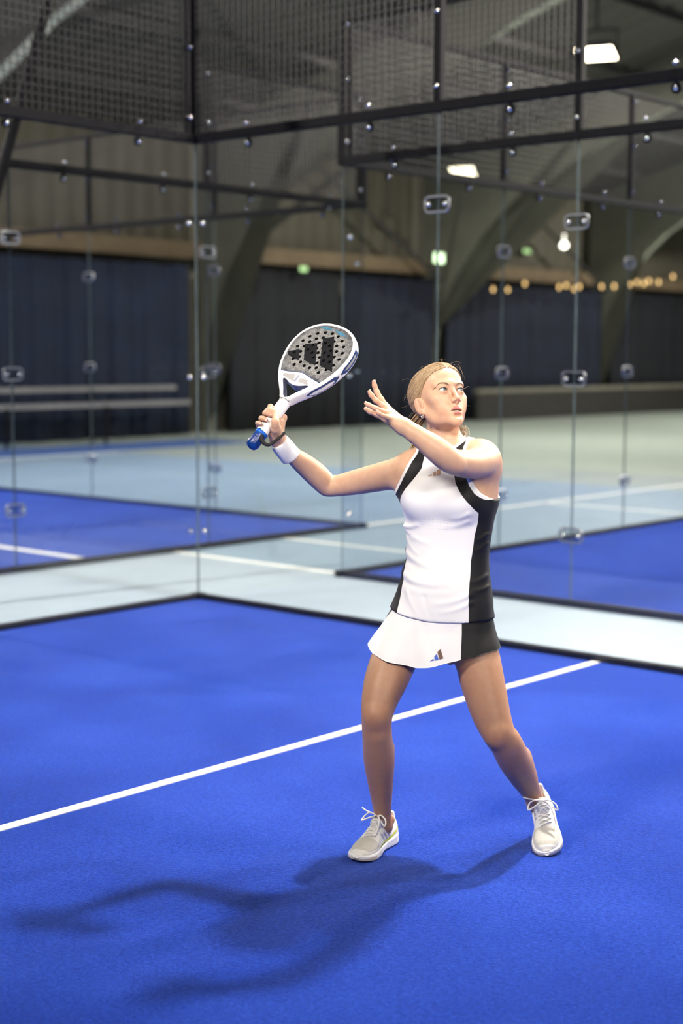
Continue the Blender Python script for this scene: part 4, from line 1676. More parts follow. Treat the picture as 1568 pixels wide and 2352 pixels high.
# black wrist cord from the butt round the wrist
cord = smooth_nodes([(rk(0.0, 0.012, 0.006), 0.006), (pt(600, 1006, 4.84), 0.0072), (pt(606, 1018, 4.838), 0.0068), (pt(619, 1021, 4.838), 0.0056), (pt(637, 1009, 4.846), 0.0054), (pt(650, 997, 4.868), 0.0056), (pt(652.5, 995, 4.89), 0.005), (pt(650, 998, 4.925), 0.0045), (pt(636, 1012, 4.94), 0.0045)], 6)
bm = bmesh.new()
add_sweep(bm, cord, 10)
bm_obj('wrist_cord', bm, mat('black_cord', (0.012, 0.012, 0.013), 0.8, bump=(300, 0.5, 0.001), noise=(120, 0.2)), racket, smooth=True)

# ---------------------------------------------------------------- skin, one continuous body
person = bpy.data.objects.new('person', None)
COL.objects.link(person)
person['label'] = 'player in a white and black tank top and skirt reaching up with a racket'
person['category'] = 'person'


def tone_mat(name, rough=0.45, spec=0.5, sss=None, bump=None, sheen=0.0, coat=0.0):
    m = bpy.data.materials.new(name)
    m.use_nodes = True
    nt = m.node_tree
    b = nt.nodes['Principled BSDF']
    at = nt.nodes.new('ShaderNodeAttribute')
    at.attribute_name = 'tone'
    tc = nt.nodes.new('ShaderNodeTexCoord')
    n = nt.nodes.new('ShaderNodeTexNoise')
    n.inputs['Scale'].default_value = 55
    n.inputs['Detail'].default_value = 4
    nt.links.new(tc.outputs['Object'], n.inputs['Vector'])
    r = nt.nodes.new('ShaderNodeMapRange')
    r.inputs['From Min'].default_value, r.inputs['From Max'].default_value = 0.3, 0.7
    r.inputs['To Min'].default_value, r.inputs['To Max'].default_value = 0.95, 1.05
    nt.links.new(n.outputs['Fac'], r.inputs['Value'])
    sc = nt.nodes.new('ShaderNodeVectorMath')
    sc.operation = 'SCALE'
    nt.links.new(at.outputs['Color'], sc.inputs[0])
    nt.links.new(r.outputs[0], sc.inputs['Scale'])
    nt.links.new(sc.outputs[0], b.inputs['Base Color'])
    b.inputs['Roughness'].default_value = rough
    b.inputs['Specular IOR Level'].default_value = spec
    b.inputs['Sheen Weight'].default_value = sheen
    b.inputs['Coat Weight'].default_value = coat
    if sss:
        b.inputs['Subsurface Weight'].default_value = sss[0]
        b.inputs['Subsurface Radius'].default_value = (1.0, 0.35, 0.2)
        b.inputs['Subsurface Scale'].default_value = sss[1]
    if bump:
        nb_ = nt.nodes.new('ShaderNodeTexNoise')
        nb_.inputs['Scale'].default_value = bump[0]
        nb_.inputs['Detail'].default_value = 4
        nt.links.new(tc.outputs['Object'], nb_.inputs['Vector'])
        bp = nt.nodes.new('ShaderNodeBump')
        bp.inputs['Strength'].default_value = bump[1]
        bp.inputs['Distance'].default_value = bump[2]
        nt.links.new(nb_.outputs['Fac'], bp.inputs['Height'])
        nt.links.new(bp.outputs[0], b.inputs['Normal'])
    MATS[name] = m
    return m


M_SKIN = tone_mat('skin', 0.46, 0.4, (0.25, 0.006), (380, 0.12, 0.0006))
ALL = Field()
ALL.ops = HEAD.ops + BODY.ops + HAND_L.ops + HAND_R.ops
lip_u = [s_cone(hp(*a_), hp(*b_), r0 + 0.0013, r1 + 0.0013) for a_, b_, r0, r1 in LIPS]


def sstep(a, b, x):
    t = np.clip((x - a) / (b - a), 0, 1)
    return t * t * (3 - 2 * t)


def blob(P, c, r):
    d = P - A3(c)
    return np.exp(-(d * d).sum(-1) / (r * r))


def mixc(c, col, w):
    return c * (1 - w[:, None]) + np.array(col, f32) * w[:, None]


SKIN = np.array((0.585, 0.355, 0.24), f32)


def skin_tone(P):
    P = P.astype(f32)
    c = np.tile(SKIN, (len(P), 1)).astype(f32)
    c = mixc(c, (0.42, 0.22, 0.128), 0.9 * sstep(0.80, 0.62, P[:, 2]))           # legs tanned, and darkened for the weaker light on them
    L = hl(P)
    near = np.linalg.norm(L, axis=1) < 0.2
    if near.any():
        Q = P[near]
        l = L[near]
        cc = c[near]
        for s in (-1, 1):
            cc = mixc(cc, (0.55, 0.27, 0.19), 0.26 * np.exp(-(((l - np.array((0.043 * s, 0.06, -0.036), f32)) / np.array((0.02, 0.03, 0.018), f32)) ** 2).sum(1)))
            cc = mixc(cc, (0.52, 0.24, 0.17), 0.35 * np.exp(-(((l - np.array((0.076 * s, -0.01, -0.02), f32)) / 0.022) ** 2).sum(1)))
            ex, ey, ez = EYE[0 if s < 0 else 1]
            cc = mixc(cc, (0.36, 0.20, 0.14), 0.5 * np.exp(-(((l - np.array((ex, ey + 0.012, ez + 0.006), f32)) / np.array((0.017, 0.012, 0.0055), f32)) ** 2).sum(1)))
        cc = mixc(cc, (0.56, 0.28, 0.20), 0.35 * np.exp(-(((l - np.array((0, 0.108, -0.038), f32)) / 0.014) ** 2).sum(1)))
        d = np.min([f(Q) for f in lip_u], axis=0)
        cc = mixc(cc, (0.42, 0.145, 0.125), 0.9 * sstep(0.0010, -0.0004, d) * (l[:, 1] > 0.07))
        inside = (np.abs(l[:, 2] + 0.070) < 0.0022) & (l[:, 1] < 0.0885) & (l[:, 1] > 0.05) & (np.abs(l[:, 0]) < 0.019)
        cc = mixc(cc, (0.10, 0.02, 0.018), inside.astype(f32) * 0.9)
        c[near] = cc
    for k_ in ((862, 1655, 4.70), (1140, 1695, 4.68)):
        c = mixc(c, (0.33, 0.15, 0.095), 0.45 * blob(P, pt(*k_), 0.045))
    for p_, d_, n_ in NAILS:
        c = mixc(c, (0.60, 0.29, 0.21), 0.45 * blob(P, p_, 0.016))
    return c


hand_l_c, hand_r_c = A3(pt(878, 940, 4.545)), A3(pt(622, 978, 4.88))
dl = A3((pt(878, 940, 4.545) - wl).normalized())
dr = A3((pt(622, 978, 4.88) - wr2).normalized())


def z_head(P, pad):
    l = hl(P)
    return (np.linalg.norm(l - np.array((0, 0, -0.005), f32), axis=-1) < 0.168 + pad) & (l[..., 2] > -0.142 - pad)


def z_hl(P, pad):
    return (np.linalg.norm(P - hand_l_c, axis=-1) < 0.13 + pad) & (((P - A3(wl)) @ dl) > -0.004 - pad)


def z_hr(P, pad):
    return (np.linalg.norm(P - hand_r_c, axis=-1) < 0.12 + pad) & (((P - A3(wr2)) @ dr) > -0.004 - pad)


HF = 0.0018
parts_ = [polygonise(ALL, hp(0, 0, 0) - Vector((0.18, 0.18, 0.18)), hp(0, 0, 0) + Vector((0.18, 0.18, 0.18)), HF, z_head),
          polygonise(ALL, Vector(hand_l_c) - Vector((0.14,) * 3), Vector(hand_l_c) + Vector((0.14,) * 3), HF, z_hl),
          polygonise(ALL, Vector(hand_r_c) - Vector((0.13,) * 3), Vector(hand_r_c) + Vector((0.13,) * 3), HF, z_hr)]


def z_rest(P, pad):
    if pad > 0.01:
        return np.ones(P.shape[:-1], bool)
    return ~(z_head(P, -0.004) | z_hl(P, -0.004) | z_hr(P, -0.004))


parts_.append(polygonise(ALL, (-0.45, 4.3, 0.03), (0.95, 5.25, 1.62), 0.0047, z_rest, slack=0.02))
body = mesh_from('body', parts_, M_SKIN, person, skin_tone)

# ---------------------------------------------------------------- eyes, brows, lashes, teeth, nails, earring
M_EYE = tone_mat('eyeball', 0.08, 0.6, coat=0.5)
gaze = (H_F + H_L * 0.16 + H_U * 0.10).normalized()
for i, s in enumerate((-1, 1)):
    c = hp(*EYE[i]) + H_F * 0.0006
    bm = bmesh.new()
    bmesh.ops.create_uvsphere(bm, u_segments=40, v_segments=40, radius=0.0121)
    rot = gaze.to_track_quat('Z', 'Y').to_matrix()
    for v in bm.verts:
        zc = v.co.z / 0.0121
        if zc > 0.85:
            v.co *= 1 + 0.05 * (zc - 0.85) / 0.15
        v.co = rot @ v.co + c
    ob = bm_obj('eyeball', bm, M_EYE, body, smooth=True)
    me = ob.data
    at = me.color_attributes.new('tone', 'FLOAT_COLOR', 'POINT')
    for k, v in enumerate(me.vertices):
        ang = math.degrees((v.co - c).angle(gaze))
        if ang < 11.5:
            col = (0.012, 0.012, 0.014)
        elif ang < 24:
            col = (0.20, 0.25, 0.29)
        elif ang < 28.5:
            col = (0.06, 0.075, 0.09)
        else:
            col = (0.80, 0.77, 0.74)
        at.data[k].color = (*col, 1)
M_BROW = mat('brow_hair', (0.20, 0.12, 0.075), 0.6, noise=(200, 0.2))
M_LASH = mat('lash_hair', (0.025, 0.017, 0.013), 0.6, noise=(200, 0.2))


def on_skin_all(P, off, it=4):
    """push many points onto the head surface"""
    P = np.array([tuple(q) for q in P], f32)
    off = np.asarray(off, f32)
    near = [(op, fn, k) for op, fn, k in HEAD.ops if op != 'a' or float(fn(P[:1])[0]) < 0.09]
    F = Field()
    F.ops = near
    for _ in range(it):
        d = F(P)
        e = 0.0008
        g = np.stack([F(P + np.eye(3, dtype=f32)[k] * e) - F(P - np.eye(3, dtype=f32)[k] * e) for k in range(3)], -1)
        g /= np.linalg.norm(g, axis=-1, keepdims=True) + 1e-9
        P = P - (d - off)[..., None] * g
    return [Vector(q) for q in P]


SKULL = Field()
SKULL.ops = HEAD.ops[:12]
rr = random.Random(11)
for s in (-1, 1):
    line = [(0.0125, 0.088, 0.0155), (0.022, 0.088, 0.0195), (0.034, 0.083, 0.0225), (0.044, 0.077, 0.0205), (0.0535, 0.064, 0.0105)]
    pts = on_skin_all([hp(x * s, y, z) for x, y, z in smooth2(line, 6)], 0.0004)
    raw, offs_ = [], []
    bm = bmesh.new()
    nP = len(pts)
    for k in range(150):
        t = rr.random()
        i = min(int(t * (nP - 1)), nP - 2)
        wdt = 0.0027 * (1 - 0.62 * t) * (1.0 if t > 0.08 else 0.75)
        b0 = pts[i].lerp(pts[i + 1], t * (nP - 1) - i) + H_U * rr.uniform(-wdt, wdt)
        dr_ = (pts[min(i + 2, nP - 1)] - pts[i]).normalized() + H_U * (0.75 * (1 - t) * rr.uniform(0.3, 1) - 0.25 * t)
        dr_.normalize()
        ln = rr.uniform(0.004, 0.0075)
        p1, p2 = b0 + dr_ * ln * 0.5, b0 + dr_ * ln
        raw += [b0, p1, p2]
        offs_ += [0.0002, 0.0006, 0.0007]
    raw = on_skin_all(raw, offs_, 2)
    for k in range(0, len(raw), 3):
        add_sweep(bm, [(*raw[k], 0.00038), (*raw[k + 1], 0.00034), (*raw[k + 2], 0.0001)], 4)
    bm_obj('eyebrow', bm, M_BROW, body)
    # upper lash line and lashes
    ex, ey, ez = EYE[0 if s < 0 else 1]
    bm = bmesh.new()
    arc = []
    for k in range(15):
        u = -1 + 2 * k / 14
        x = ex + 0.0005 * s + 0.0140 * u
        z = ez + 0.0010 + 0.0060 * (1 - abs(u) ** 2.4) - 0.0012 * (u * s < 0) * abs(u)
        yy = ey + math.sqrt(max(0.0147 ** 2 - (x - ex) ** 2 - (z - ez) ** 2, 1e-7))
        arc.append(hp(x, yy + 0.0004, z))
    add_sweep(bm, [(*p, 0.0010 * (1 - 0.5 * abs(-1 + 2 * k / 14) ** 3)) for k, p in enumerate(arc)], 6)
    for k in range(26):
        t = (k + 0.5) / 26 * 14
        i = int(t)
        p0 = arc[i].lerp(arc[min(i + 1, 14)], t - i)
        u = -1 + 2 * (k + 0.5) / 26
        d1 = (H_F * 0.75 + H_U * 0.55 + H_L * 0.55 * u).normalized()
        d2 = (H_F * 0.3 + H_U * 0.95 + H_L * 0.65 * u).normalized()
        add_sweep(bm, [(*p0, 0.00034), (*(p0 + d1 * 0.0024), 0.00026), (*(p0 + d1 * 0.0024 + d2 * 0.0024), 0.0001)], 4)
    bm_obj('eyelashes', bm, M_LASH, body)
bm = bmesh.new()
for k in range(6):
    x = -0.0125 + 0.005 * k
    add_box(bm, hp(x, 0.0865 - 12 * x * x, -0.0682), H_L * 0.0023, H_F * 0.0012, H_U * 0.0026, bevel=0.0006)
bm_obj('teeth', bm, mat('teeth', (0.78, 0.74, 0.68), 0.25, noise=(100, 0.03)), body, kind='stuff')
M_NAIL = mat('nail', (0.80, 0.56, 0.48), 0.22, noise=(100, 0.04))
for p_, d_, nm in NAILS:
    if nm.endswith('_r'):
        nrm = (p_ - (R_O + R_A * (p_ - R_O).dot(R_A))).normalized()
    else:
        nrm = (H_U * 0.4 + Vector((0.75, -0.2, 0.55)))
    nrm = (nrm - d_ * nrm.dot(d_)).normalized()
    sd = d_.cross(nrm).normalized()
    bm = bmesh.new()
    g = []
    for a in range(7):
        u = -1 + a / 3
        row = []
        for b_ in range(5):
            v_ = b_ / 4
            wv = 0.0040 * (1 - 0.35 * max(0, v_ - 0.75) / 0.25)
            row.append(bm.verts.new(p_ + d_ * (-0.0040 + 0.0095 * v_) + sd * (wv * u) + nrm * (0.0064 - 0.0019 * u * u - 0.0012 * (v_ - 0.3) ** 2)))
        g.append(row)
    for a in range(6):
        for b_ in range(4):
            bm.faces.new((g[a][b_], g[a][b_ + 1], g[a + 1][b_ + 1], g[a + 1][b_]))
    bm_obj('nail', bm, M_NAIL, body, smooth=True)
bm = bmesh.new()
ec = hp(*(np.array((-0.0755, 0.003, -0.0615))))
ring_ = [(*(ec + (H_U * math.cos(t) * 0.0062 + H_F * math.sin(t) * 0.0050)), 0.0013 + 0.0006 * (1 - math.cos(t))) for t in np.linspace(0.0, 2 * math.pi, 20)]
add_sweep(bm, ring_, 8)
bm_obj('hoop_earring', bm, mat('silver', (0.82, 0.80, 0.76), 0.15, metal=1.0, noise=(50, 0.05)), body, smooth=True)

# ---------------------------------------------------------------- hair: combed back to a ponytail
M_HAIR = tone_mat('blonde_hair', 0.42, 0.5)
CAP = Field()
CAP.ops = SKULL.ops[:2]
CAP.add(s_ell(hp(0, -0.030, 0.018), (0.069, 0.072, 0.070), HR), 0.03)


def hairline(P):
    l = hl(P)
    x, y, z = l[..., 0], l[..., 1], l[..., 2]
    front = (y - 1.02 * z - 0.002 + 0.010 * (1 - np.abs(x) / 0.075).clip(0, 1) * 0) / 1.43
    ear_ = np.sqrt((y + 0.008) ** 2 + (z + 0.020) ** 2) - 0.030
    nape = (-z - 0.062 - 0.35 * (y + 0.06)) / 1.06
    behind = (y + 0.030 + 0.0 * z)
    low = np.where(z < -0.004, behind, -1.0)
    return np.maximum(np.maximum(front, nape), low)


CAP.off(lambda P: -(0.0009 + 0.0046 * sstep(0.0, 0.032, -hairline(P))).astype(f32))
CAP.cut(hairline, 0.003)


def strand_tone(n, rr):
    base = np.array((0.34, 0.225, 0.120), f32)
    dark = np.array((0.20, 0.125, 0.068), f32)
    lite = np.array((0.52, 0.385, 0.24), f32)
    t = rr.random()
    c = base + (dark - base) * (t / 0.35) if t < 0.35 and False else (dark * (1 - t / 0.4) + base * (t / 0.4) if t < 0.4 else base * (1 - (t - 0.4) / 0.6) + lite * ((t - 0.4) / 0.6))
    return c


def cap_tone(P):
    l = hl(P)
    a = np.arctan2(l[:, 0], l[:, 2] + 0.02) * 60 + l[:, 1] * 30
    t = 0.5 + 0.25 * np.sin(a) + 0.25 * np.sin(a * 2.7 + 1)
    return (np.array((0.22, 0.14, 0.078), f32) * (1 - t[:, None]) + np.array((0.40, 0.275, 0.155), f32) * t[:, None])


hv = polygonise(CAP, hp(0, 0, 0) - Vector((0.17,) * 3), hp(0, 0, 0) + Vector((0.17,) * 3), 0.003)
hair = mesh_from('hair', [hv], M_HAIR, person, cap_tone)
CAPF = Field()
CAPF.ops = CAP.ops[:-1]


def push(Pn, off):
    """vectorised projection on the cap surface"""
    P = np.array(Pn, f32)
    for _ in range(3):
        d = CAPF(P)
        e = 0.001
        g = np.stack([CAPF(P + np.eye(3, dtype=f32)[k] * e) - CAPF(P - np.eye(3, dtype=f32)[k] * e) for k in range(3)], -1)
        g /= np.linalg.norm(g, axis=-1, keepdims=True) + 1e-9
        P = P - (d - off)[..., None] * g
    return P


tie = A3(hp(0, -0.105, -0.020))
NSTR, NSEG = 1500, 18
starts = []
for k in range(NSTR):
    t = rr.random()
    sd = -1 if rr.random() < 0.6 else 1
    q = rr.random() ** 0.8
    if q < 0.8:
        z = -0.004 + 0.094 * (q / 0.8)
        y = 1.02 * z + 0.001 - abs(rr.gauss(0, 0.006)) - (0.03 * rr.random() if rr.random() < 0.35 else 0)
        x = sd * 0.075 * math.sqrt(max(0, 1 - (z / 0.098) ** 2)) * (0.02 + 0.98 * rr.random() if z > 0.045 else 1)
    else:
        z = -0.01 - 0.045 * rr.random()
        y, x = -0.034 - 0.02 * rr.random(), sd * 0.07
    if k > 1100:
        ph_, th_ = rr.uniform(-1.5, 1.5), rr.uniform(-0.2, 1.3)
        x, y, z = 0.08 * math.sin(ph_), 0.02 - 0.07 * th_, 0.03 + 0.08 * math.cos(ph_)
    starts.append(A3(hp(x, y, z)))
starts = np.array(starts)
T_ = np.linspace(0, 1, NSEG, dtype=f32)
path = starts[:, None, :] * (1 - T_[None, :, None]) + tie[None, None, :] * T_[None, :, None]
mid = A3(hp(0, -0.02, 0.03))
path = mid + (path - mid) * (1 + 1.2 * np.sin(T_ * math.pi)[None, :, None] * 0.5)
offs = np.array([rr.uniform(0.0002, 0.0018) for _ in range(NSTR)], f32)[:, None] * np.ones(NSEG, f32)[None]
path = push(path, offs)
V_, Q_, C_ = [], [], []


def emit_strand(pts, r0, r1, col):
    base = len(V_)
    n = len(pts)
    ref = None
    for i in range(n):
        d = Vector(pts[min(i + 1, n - 1)]) - Vector(pts[max(i - 1, 0)])
        d.normalize()
        ref = d.orthogonal().normalized() if ref is None else (ref - d * ref.dot(d)).normalized()
        b = d.cross(ref)
        r = r0 * (0.35 + 0.65 * min(1, i / 2)) * (1 - i / (n - 1)) + r1 * i / (n - 1)
        for k in range(4):
            a = math.pi / 2 * k
            V_.append(Vector(pts[i]) + (ref * math.cos(a) + b * math.sin(a)) * r)
            C_.append(col)
    for i in range(n - 1):
        for k in range(4):
            j = (k + 1) % 4
            Q_.append((base + i * 4 + k, base + i * 4 + j, base + i * 4 + 4 + j, base + i * 4 + 4 + k))


HLV = hairline(path)
for p, hv_ in zip(path, HLV):
    bad_ = np.nonzero(hv_[:11] > -0.0008)[0]
    i0_ = bad_[-1] + 1 if len(bad_) else 0
    if i0_ > 9:
        continue
    emit_strand(p[i0_:], rr.uniform(0.0006, 0.0009), 0.0009, strand_tone(0, rr))
hs = mesh_from('hair_strands', [(np.array([tuple(v) for v in V_], f32), np.array(Q_))], M_HAIR, hair, None, kind='stuff')
at = hs.data.color_attributes.new('tone', 'FLOAT_COLOR', 'POINT')
cc_ = np.ones((len(C_), 4), f32)
cc_[:, :3] = np.array(C_)
at.data.foreach_set('color', cc_.ravel())
# ponytail: from the tie down behind the neck, splitting to both sides
V_, Q_, C_ = [], [], []
for k in range(230):
    sp = np.array([rr.gauss(0, 1) for _ in range(3)])
    end = pt(960 + rr.gauss(0, 8), 1040 + rr.uniform(-18, 12), 4.99 + rr.gauss(0, 0.012)) if k < 185 else pt(1066 + rr.gauss(0, 6), 1006 + rr.gauss(0, 8), 4.965 + rr.gauss(0, 0.008))
    m1 = Vector(tie) + Vector((-0.030, 0.030, -0.045)) + Vector(sp) * 0.009 if k < 185 else Vector(tie) + Vector((0.06, 0.02, -0.07)) + Vector(sp) * 0.012
    m2 = pt(956 + rr.gauss(0, 8), 1000, 5.005) if k < 185 else pt(1062 + rr.gauss(0, 7), 984 + rr.gauss(0, 5), 4.99)
    N_ = smooth_nodes([(Vector(tie) + Vector(sp) * 0.006, 1), (m1, 1), (m2, 1), (end, 1)], 4)
    emit_strand([tuple(x[:3]) for x in N_], 0.0017 if k < 185 else 0.0005, 0.0010 if k < 185 else 0.0004, strand_tone(0, rr))
ptl = mesh_from('ponytail', [(np.array([tuple(v) for v in V_], f32), np.array(Q_))], M_HAIR, hair, None, kind='stuff')
at = ptl.data.color_attributes.new('tone', 'FLOAT_COLOR', 'POINT')
cc_ = np.ones((len(C_), 4), f32)
cc_[:, :3] = np.array(C_)
at.data.foreach_set('color', cc_.ravel())
bm = bmesh.new()
add_sweep(bm, [(*(Vector(tie) + (H_L * math.cos(t) + H_U * math.sin(t)) * 0.016), 0.0045) for t in np.linspace(0, 2 * math.pi, 20)], 8)
bm_obj('hair_tie', bm, mat('dark_hair_tie', (0.03, 0.025, 0.025), 0.8, noise=(90, 0.2)), hair, smooth=True)
# loose flyaway hairs
V_, Q_, C_ = [], [], []
fly = [((985, 848), (975, 838), (964, 848)), ((1012, 836), (1012, 824), (1024, 826)), ((1018, 836), (1014, 822), (1006, 830)), ((1040, 838), (1056, 838), (1062, 868)), ((1034, 836), (1050, 828), (1058, 834)),
       ((950, 876), (938, 868), (924, 874)), ((945, 890), (932, 905), (926, 920)), ((943, 905), (934, 912), (928, 912)), ((948, 912), (938, 925), (930, 924)), ((946, 920), (934, 935), (922, 936)),
       ((952, 932), (945, 948), (934, 962)), ((955, 940), (944, 955), (938, 968)), ((958, 948), (946, 962), (942, 972)), ((1064, 892), (1072, 888), (1080, 889)), ((1072, 930), (1078, 932), (1082, 934)),
       ((1045, 842), (1060, 852), (1068, 872)), ((1000, 840), (990, 836), (978, 838)), ((1060, 980), (1072, 986), (1078, 1004)), ((1058, 985), (1074, 1000), (1072, 1014)), ((960, 855), (952, 862), (950, 868))]
for a, b_, c_ in fly:
    for j in range(1):
        N_ = smooth_nodes([(pt(q[0] + rr.gauss(0, 0.8), q[1] + rr.gauss(0, 0.8), 4.87), 1) for q in (a, ((a[0] + 2 * b_[0]) / 3, (a[1] + 2 * b_[1]) / 3), ((c_[0] + 2 * b_[0]) / 3, (c_[1] + 2 * b_[1]) / 3), c_)], 8)
        emit_strand([tuple(x[:3]) for x in N_], 0.00026, 0.00016, np.array((0.55, 0.42, 0.27)))
fo = mesh_from('flyaway_hair', [(np.array([tuple(v) for v in V_], f32), np.array(Q_))], M_HAIR, hair, None, kind='stuff')
at = fo.data.color_attributes.new('tone', 'FLOAT_COLOR', 'POINT')
cc_ = np.ones((len(C_), 4), f32)
cc_[:, :3] = np.array(C_)
at.data.foreach_set('color', cc_.ravel())

# ---------------------------------------------------------------- tank top
REF = A3(pt(1030, 1150, 4.86)) - A3(T_LAT) * 0.013
LATN, FWN = A3(T_LAT), A3(T_FWD)


def tl(P):
    d = P - REF
    return d @ LATN, d @ FWN, d[..., 2]


TANK = Field()
TANK.ops = BODY.ops[:]
TANK.add(s_ell(pt(1030, 1140, 4.86) + T_FWD * 0.070 - T_LAT * 0.0, (0.075, 0.040, 0.050), (T_LAT, T_FWD, EZ)), 0.03)
CREASE = [  # (x0, z0, x1, z1, width, height) in the plane of the chest
    (-0.150, -0.082, -0.060, -0.075, 0.009, 0.0050), (-0.150, -0.098, -0.085, -0.112, 0.008, -0.0030), (-0.140, -0.088, -0.020, -0.132, 0.010, 0.0026), (-0.130, -0.110, -0.060, -0.170, 0.009, 0.0024),
    (-0.125, -0.165, -0.010, -0.205, 0.012, 0.0026), (-0.125, -0.190, 0.040, -0.222, 0.013, -0.0022), (-0.130, -0.235, 0.020, -0.262, 0.013, 0.0026), (-0.120, -0.260, 0.060, -0.270, 0.012, -0.0020),
    (0.115, -0.055, 0.030, -0.075, 0.010, 0.0022), (0.120, -0.030, 0.060, -0.045, 0.009, 0.0020), (0.122, -0.290, 0.020, -0.320, 0.011, 0.0022), (0.125, -0.315, 0.040, -0.345, 0.009, 0.0020),
    (-0.090, -0.290, -0.030, -0.370, 0.010, 0.0018), (-0.020, -0.300, 0.010, -0.375, 0.010, -0.0016), (0.155, -0.100, 0.130, -0.115, 0.008, 0.0030), (0.155, -0.130, 0.125, -0.150, 0.008, 0.0026), (0.160, -0.230, 0.120, -0.250, 0.009, 0.0026), (0.165, -0.265, 0.125, -0.275, 0.008, 0.0022)]


def creases(P):
    x, y, z = tl(P)
    out = np.zeros(P.shape[:-1], f32)
    for x0, z0, x1, z1, wd, hgt in CREASE:
        dx, dz = x1 - x0, z1 - z0
        L2 = dx * dx + dz * dz
        t = np.clip(((x - x0) * dx + (z - z0) * dz) / L2, 0, 1)
        px_, pz_ = x - x0 - t * dx, z - z0 - t * dz + 0.006 * np.sin(t * 3.1)
        fall = np.clip((y + 0.02) / 0.04, 0, 1)
        out -= 1.7 * hgt * np.exp(-(px_ * px_ + pz_ * pz_) / (0.72 * wd * wd)) * (1 - 0.7 * t) * fall
    return out - 0.0055 - 0.0060 * np.clip((-z - 0.30) / 0.07, 0, 1)


TANK.off(creases)
ARM_Z = np.array([-0.05, -0.005, 0.006, 0.019, 0.035, 0.060, 0.093, 0.129, 0.157, 0.182, 0.22], f32)
ARM_X = np.array([0.40, 0.235, 0.178, 0.162, 0.146, 0.130, 0.116, 0.102, 0.090, 0.090, 0.094], f32)
BND_Z = np.array([-0.42, -0.377, -0.267, -0.185, -0.101, -0.060, -0.028, 0.0, 0.034, 0.070, 0.109, 0.150, 0.22], f32)
BND_X = np.array([0.124, 0.122, 0.117, 0.116, 0.126, 0.136, 0.143, 0.127, 0.101, 0.074, 0.053, 0.050, 0.058], f32)
HEM_X = np.array([-0.2, -0.15, -0.09, 0.0, 0.12, 0.2], f32)
HEM_Z = np.array([-0.350, -0.356, -0.368, -0.379, -0.378, -0.374], f32)


def tank_cut(P):
    x, y, z = tl(P)
    ax = np.abs(x)
    arm = (ax - np.interp(z, ARM_Z, ARM_X).astype(f32)) * 0.75
    neckf = (z - (0.150 + 0.9 * np.maximum(ax - 0.012, 0))) * 0.72
    neckb = z - (0.190 + 0.4 * ax)
    neck = np.where(y > -0.03, neckf, neckb)
    inner = 0.050 - ax + np.maximum(0.165 - z, 0) * 3
    hem = np.interp(x, HEM_X, HEM_Z).astype(f32) - z
    return np.maximum(np.maximum(arm, neck), hem)


TANK.cut(tank_cut, 0.0)


def tank_panel(P):
    """> 0 black side panels and shoulder bands, < 0 white front; the armhole edge has a white binding"""
    x, y, z = tl(P)
    ax = np.abs(x)
    band = ax - np.interp(z, BND_Z, BND_X).astype(f32)
    edge = (np.interp(z, ARM_Z, ARM_X).astype(f32) - ax) * 0.75 - 0.0075
    edge = np.where((z > 0.012), edge, 1.0)
    neckb = (0.150 + 0.9 * np.maximum(ax - 0.012, 0) - z) * 0.72 - 0.0085
    neckb = np.where((y > -0.03) & (z > 0.1), neckb, 1.0)
    return np.minimum(np.minimum(band, edge), neckb) * 100


def cloth_mat(name):
    m = bpy.data.materials.new(name)
    m.use_nodes = True
    nt = m.node_tree
    b = nt.nodes['Principled BSDF']
    at = nt.nodes.new('ShaderNodeAttribute')
    at.attribute_name = 'panel'
    r = nt.nodes.new('ShaderNodeMapRange')
    r.inputs['From Min'].default_value, r.inputs['From Max'].default_value = -0.04, 0.04
    nt.links.new(at.outputs['Fac'], r.inputs['Value'])
    mx = nt.nodes.new('ShaderNodeMix')
    mx.data_type = 'RGBA'
    mx.inputs['A'].default_value = (0.80, 0.79, 0.80, 1)
    mx.inputs['B'].default_value = (0.0055, 0.0055, 0.0065, 1)
    nt.links.new(r.outputs[0], mx.inputs['Factor'])
    nt.links.new(mx.outputs['Result'], b.inputs['Base Color'])
    b.inputs['Roughness'].default_value = 0.62
    b.inputs['Specular IOR Level'].default_value = 0.3
    b.inputs['Sheen Weight'].default_value = 0.03
    tc = nt.nodes.new('ShaderNodeTexCoord')
    n = nt.nodes.new('ShaderNodeTexNoise')
    n.inputs['Scale'].default_value = 900
    nt.links.new(tc.outputs['Object'], n.inputs['Vector'])
    bp = nt.nodes.new('ShaderNodeBump')
    bp.inputs['Strength'].default_value = 0.12
    bp.inputs['Distance'].default_value = 0.0004
    nt.links.new(n.outputs['Fac'], bp.inputs['Height'])
    nt.links.new(bp.outputs[0], b.inputs['Normal'])
    MATS[name] = m
    return m


M_CLOTH = cloth_mat('white_and_black_sports_fabric')


def z_tank(P, pad):
    x, y, z = tl(P)
    return (np.abs(x) < 0.24 + pad) & (z > -0.40 - pad) & (z < 0.25 + pad)


tv = polygonise(TANK, (0.0, 4.62, 0.75), (0.62, 5.12, 1.45), 0.0039, z_tank, slack=0.01)
def snap_edges(v, cut, band=0.0034):
    """pull the vertices beside a cut exactly onto it"""
    v = v.astype(f32)
    d = cut(v)
    m = np.abs(d) < band
    e = 0.0006
    for _ in range(2):
        q = v[m]
        d = cut(q)
        g = np.stack([cut(q + np.eye(3, dtype=f32)[k] * e) - cut(q - np.eye(3, dtype=f32)[k] * e) for k in range(3)], -1) / (2 * e)
        v[m] = q - (d / ((g * g).sum(-1) + 1e-6))[:, None] * g
    return v


tv = (snap_edges(tv[0], tank_cut), tv[1])
tank = mesh_from('tank_top', [tv], M_CLOTH, person, None, {'panel': tank_panel}, label='white sleeveless top with black side panels and shoulder bands')


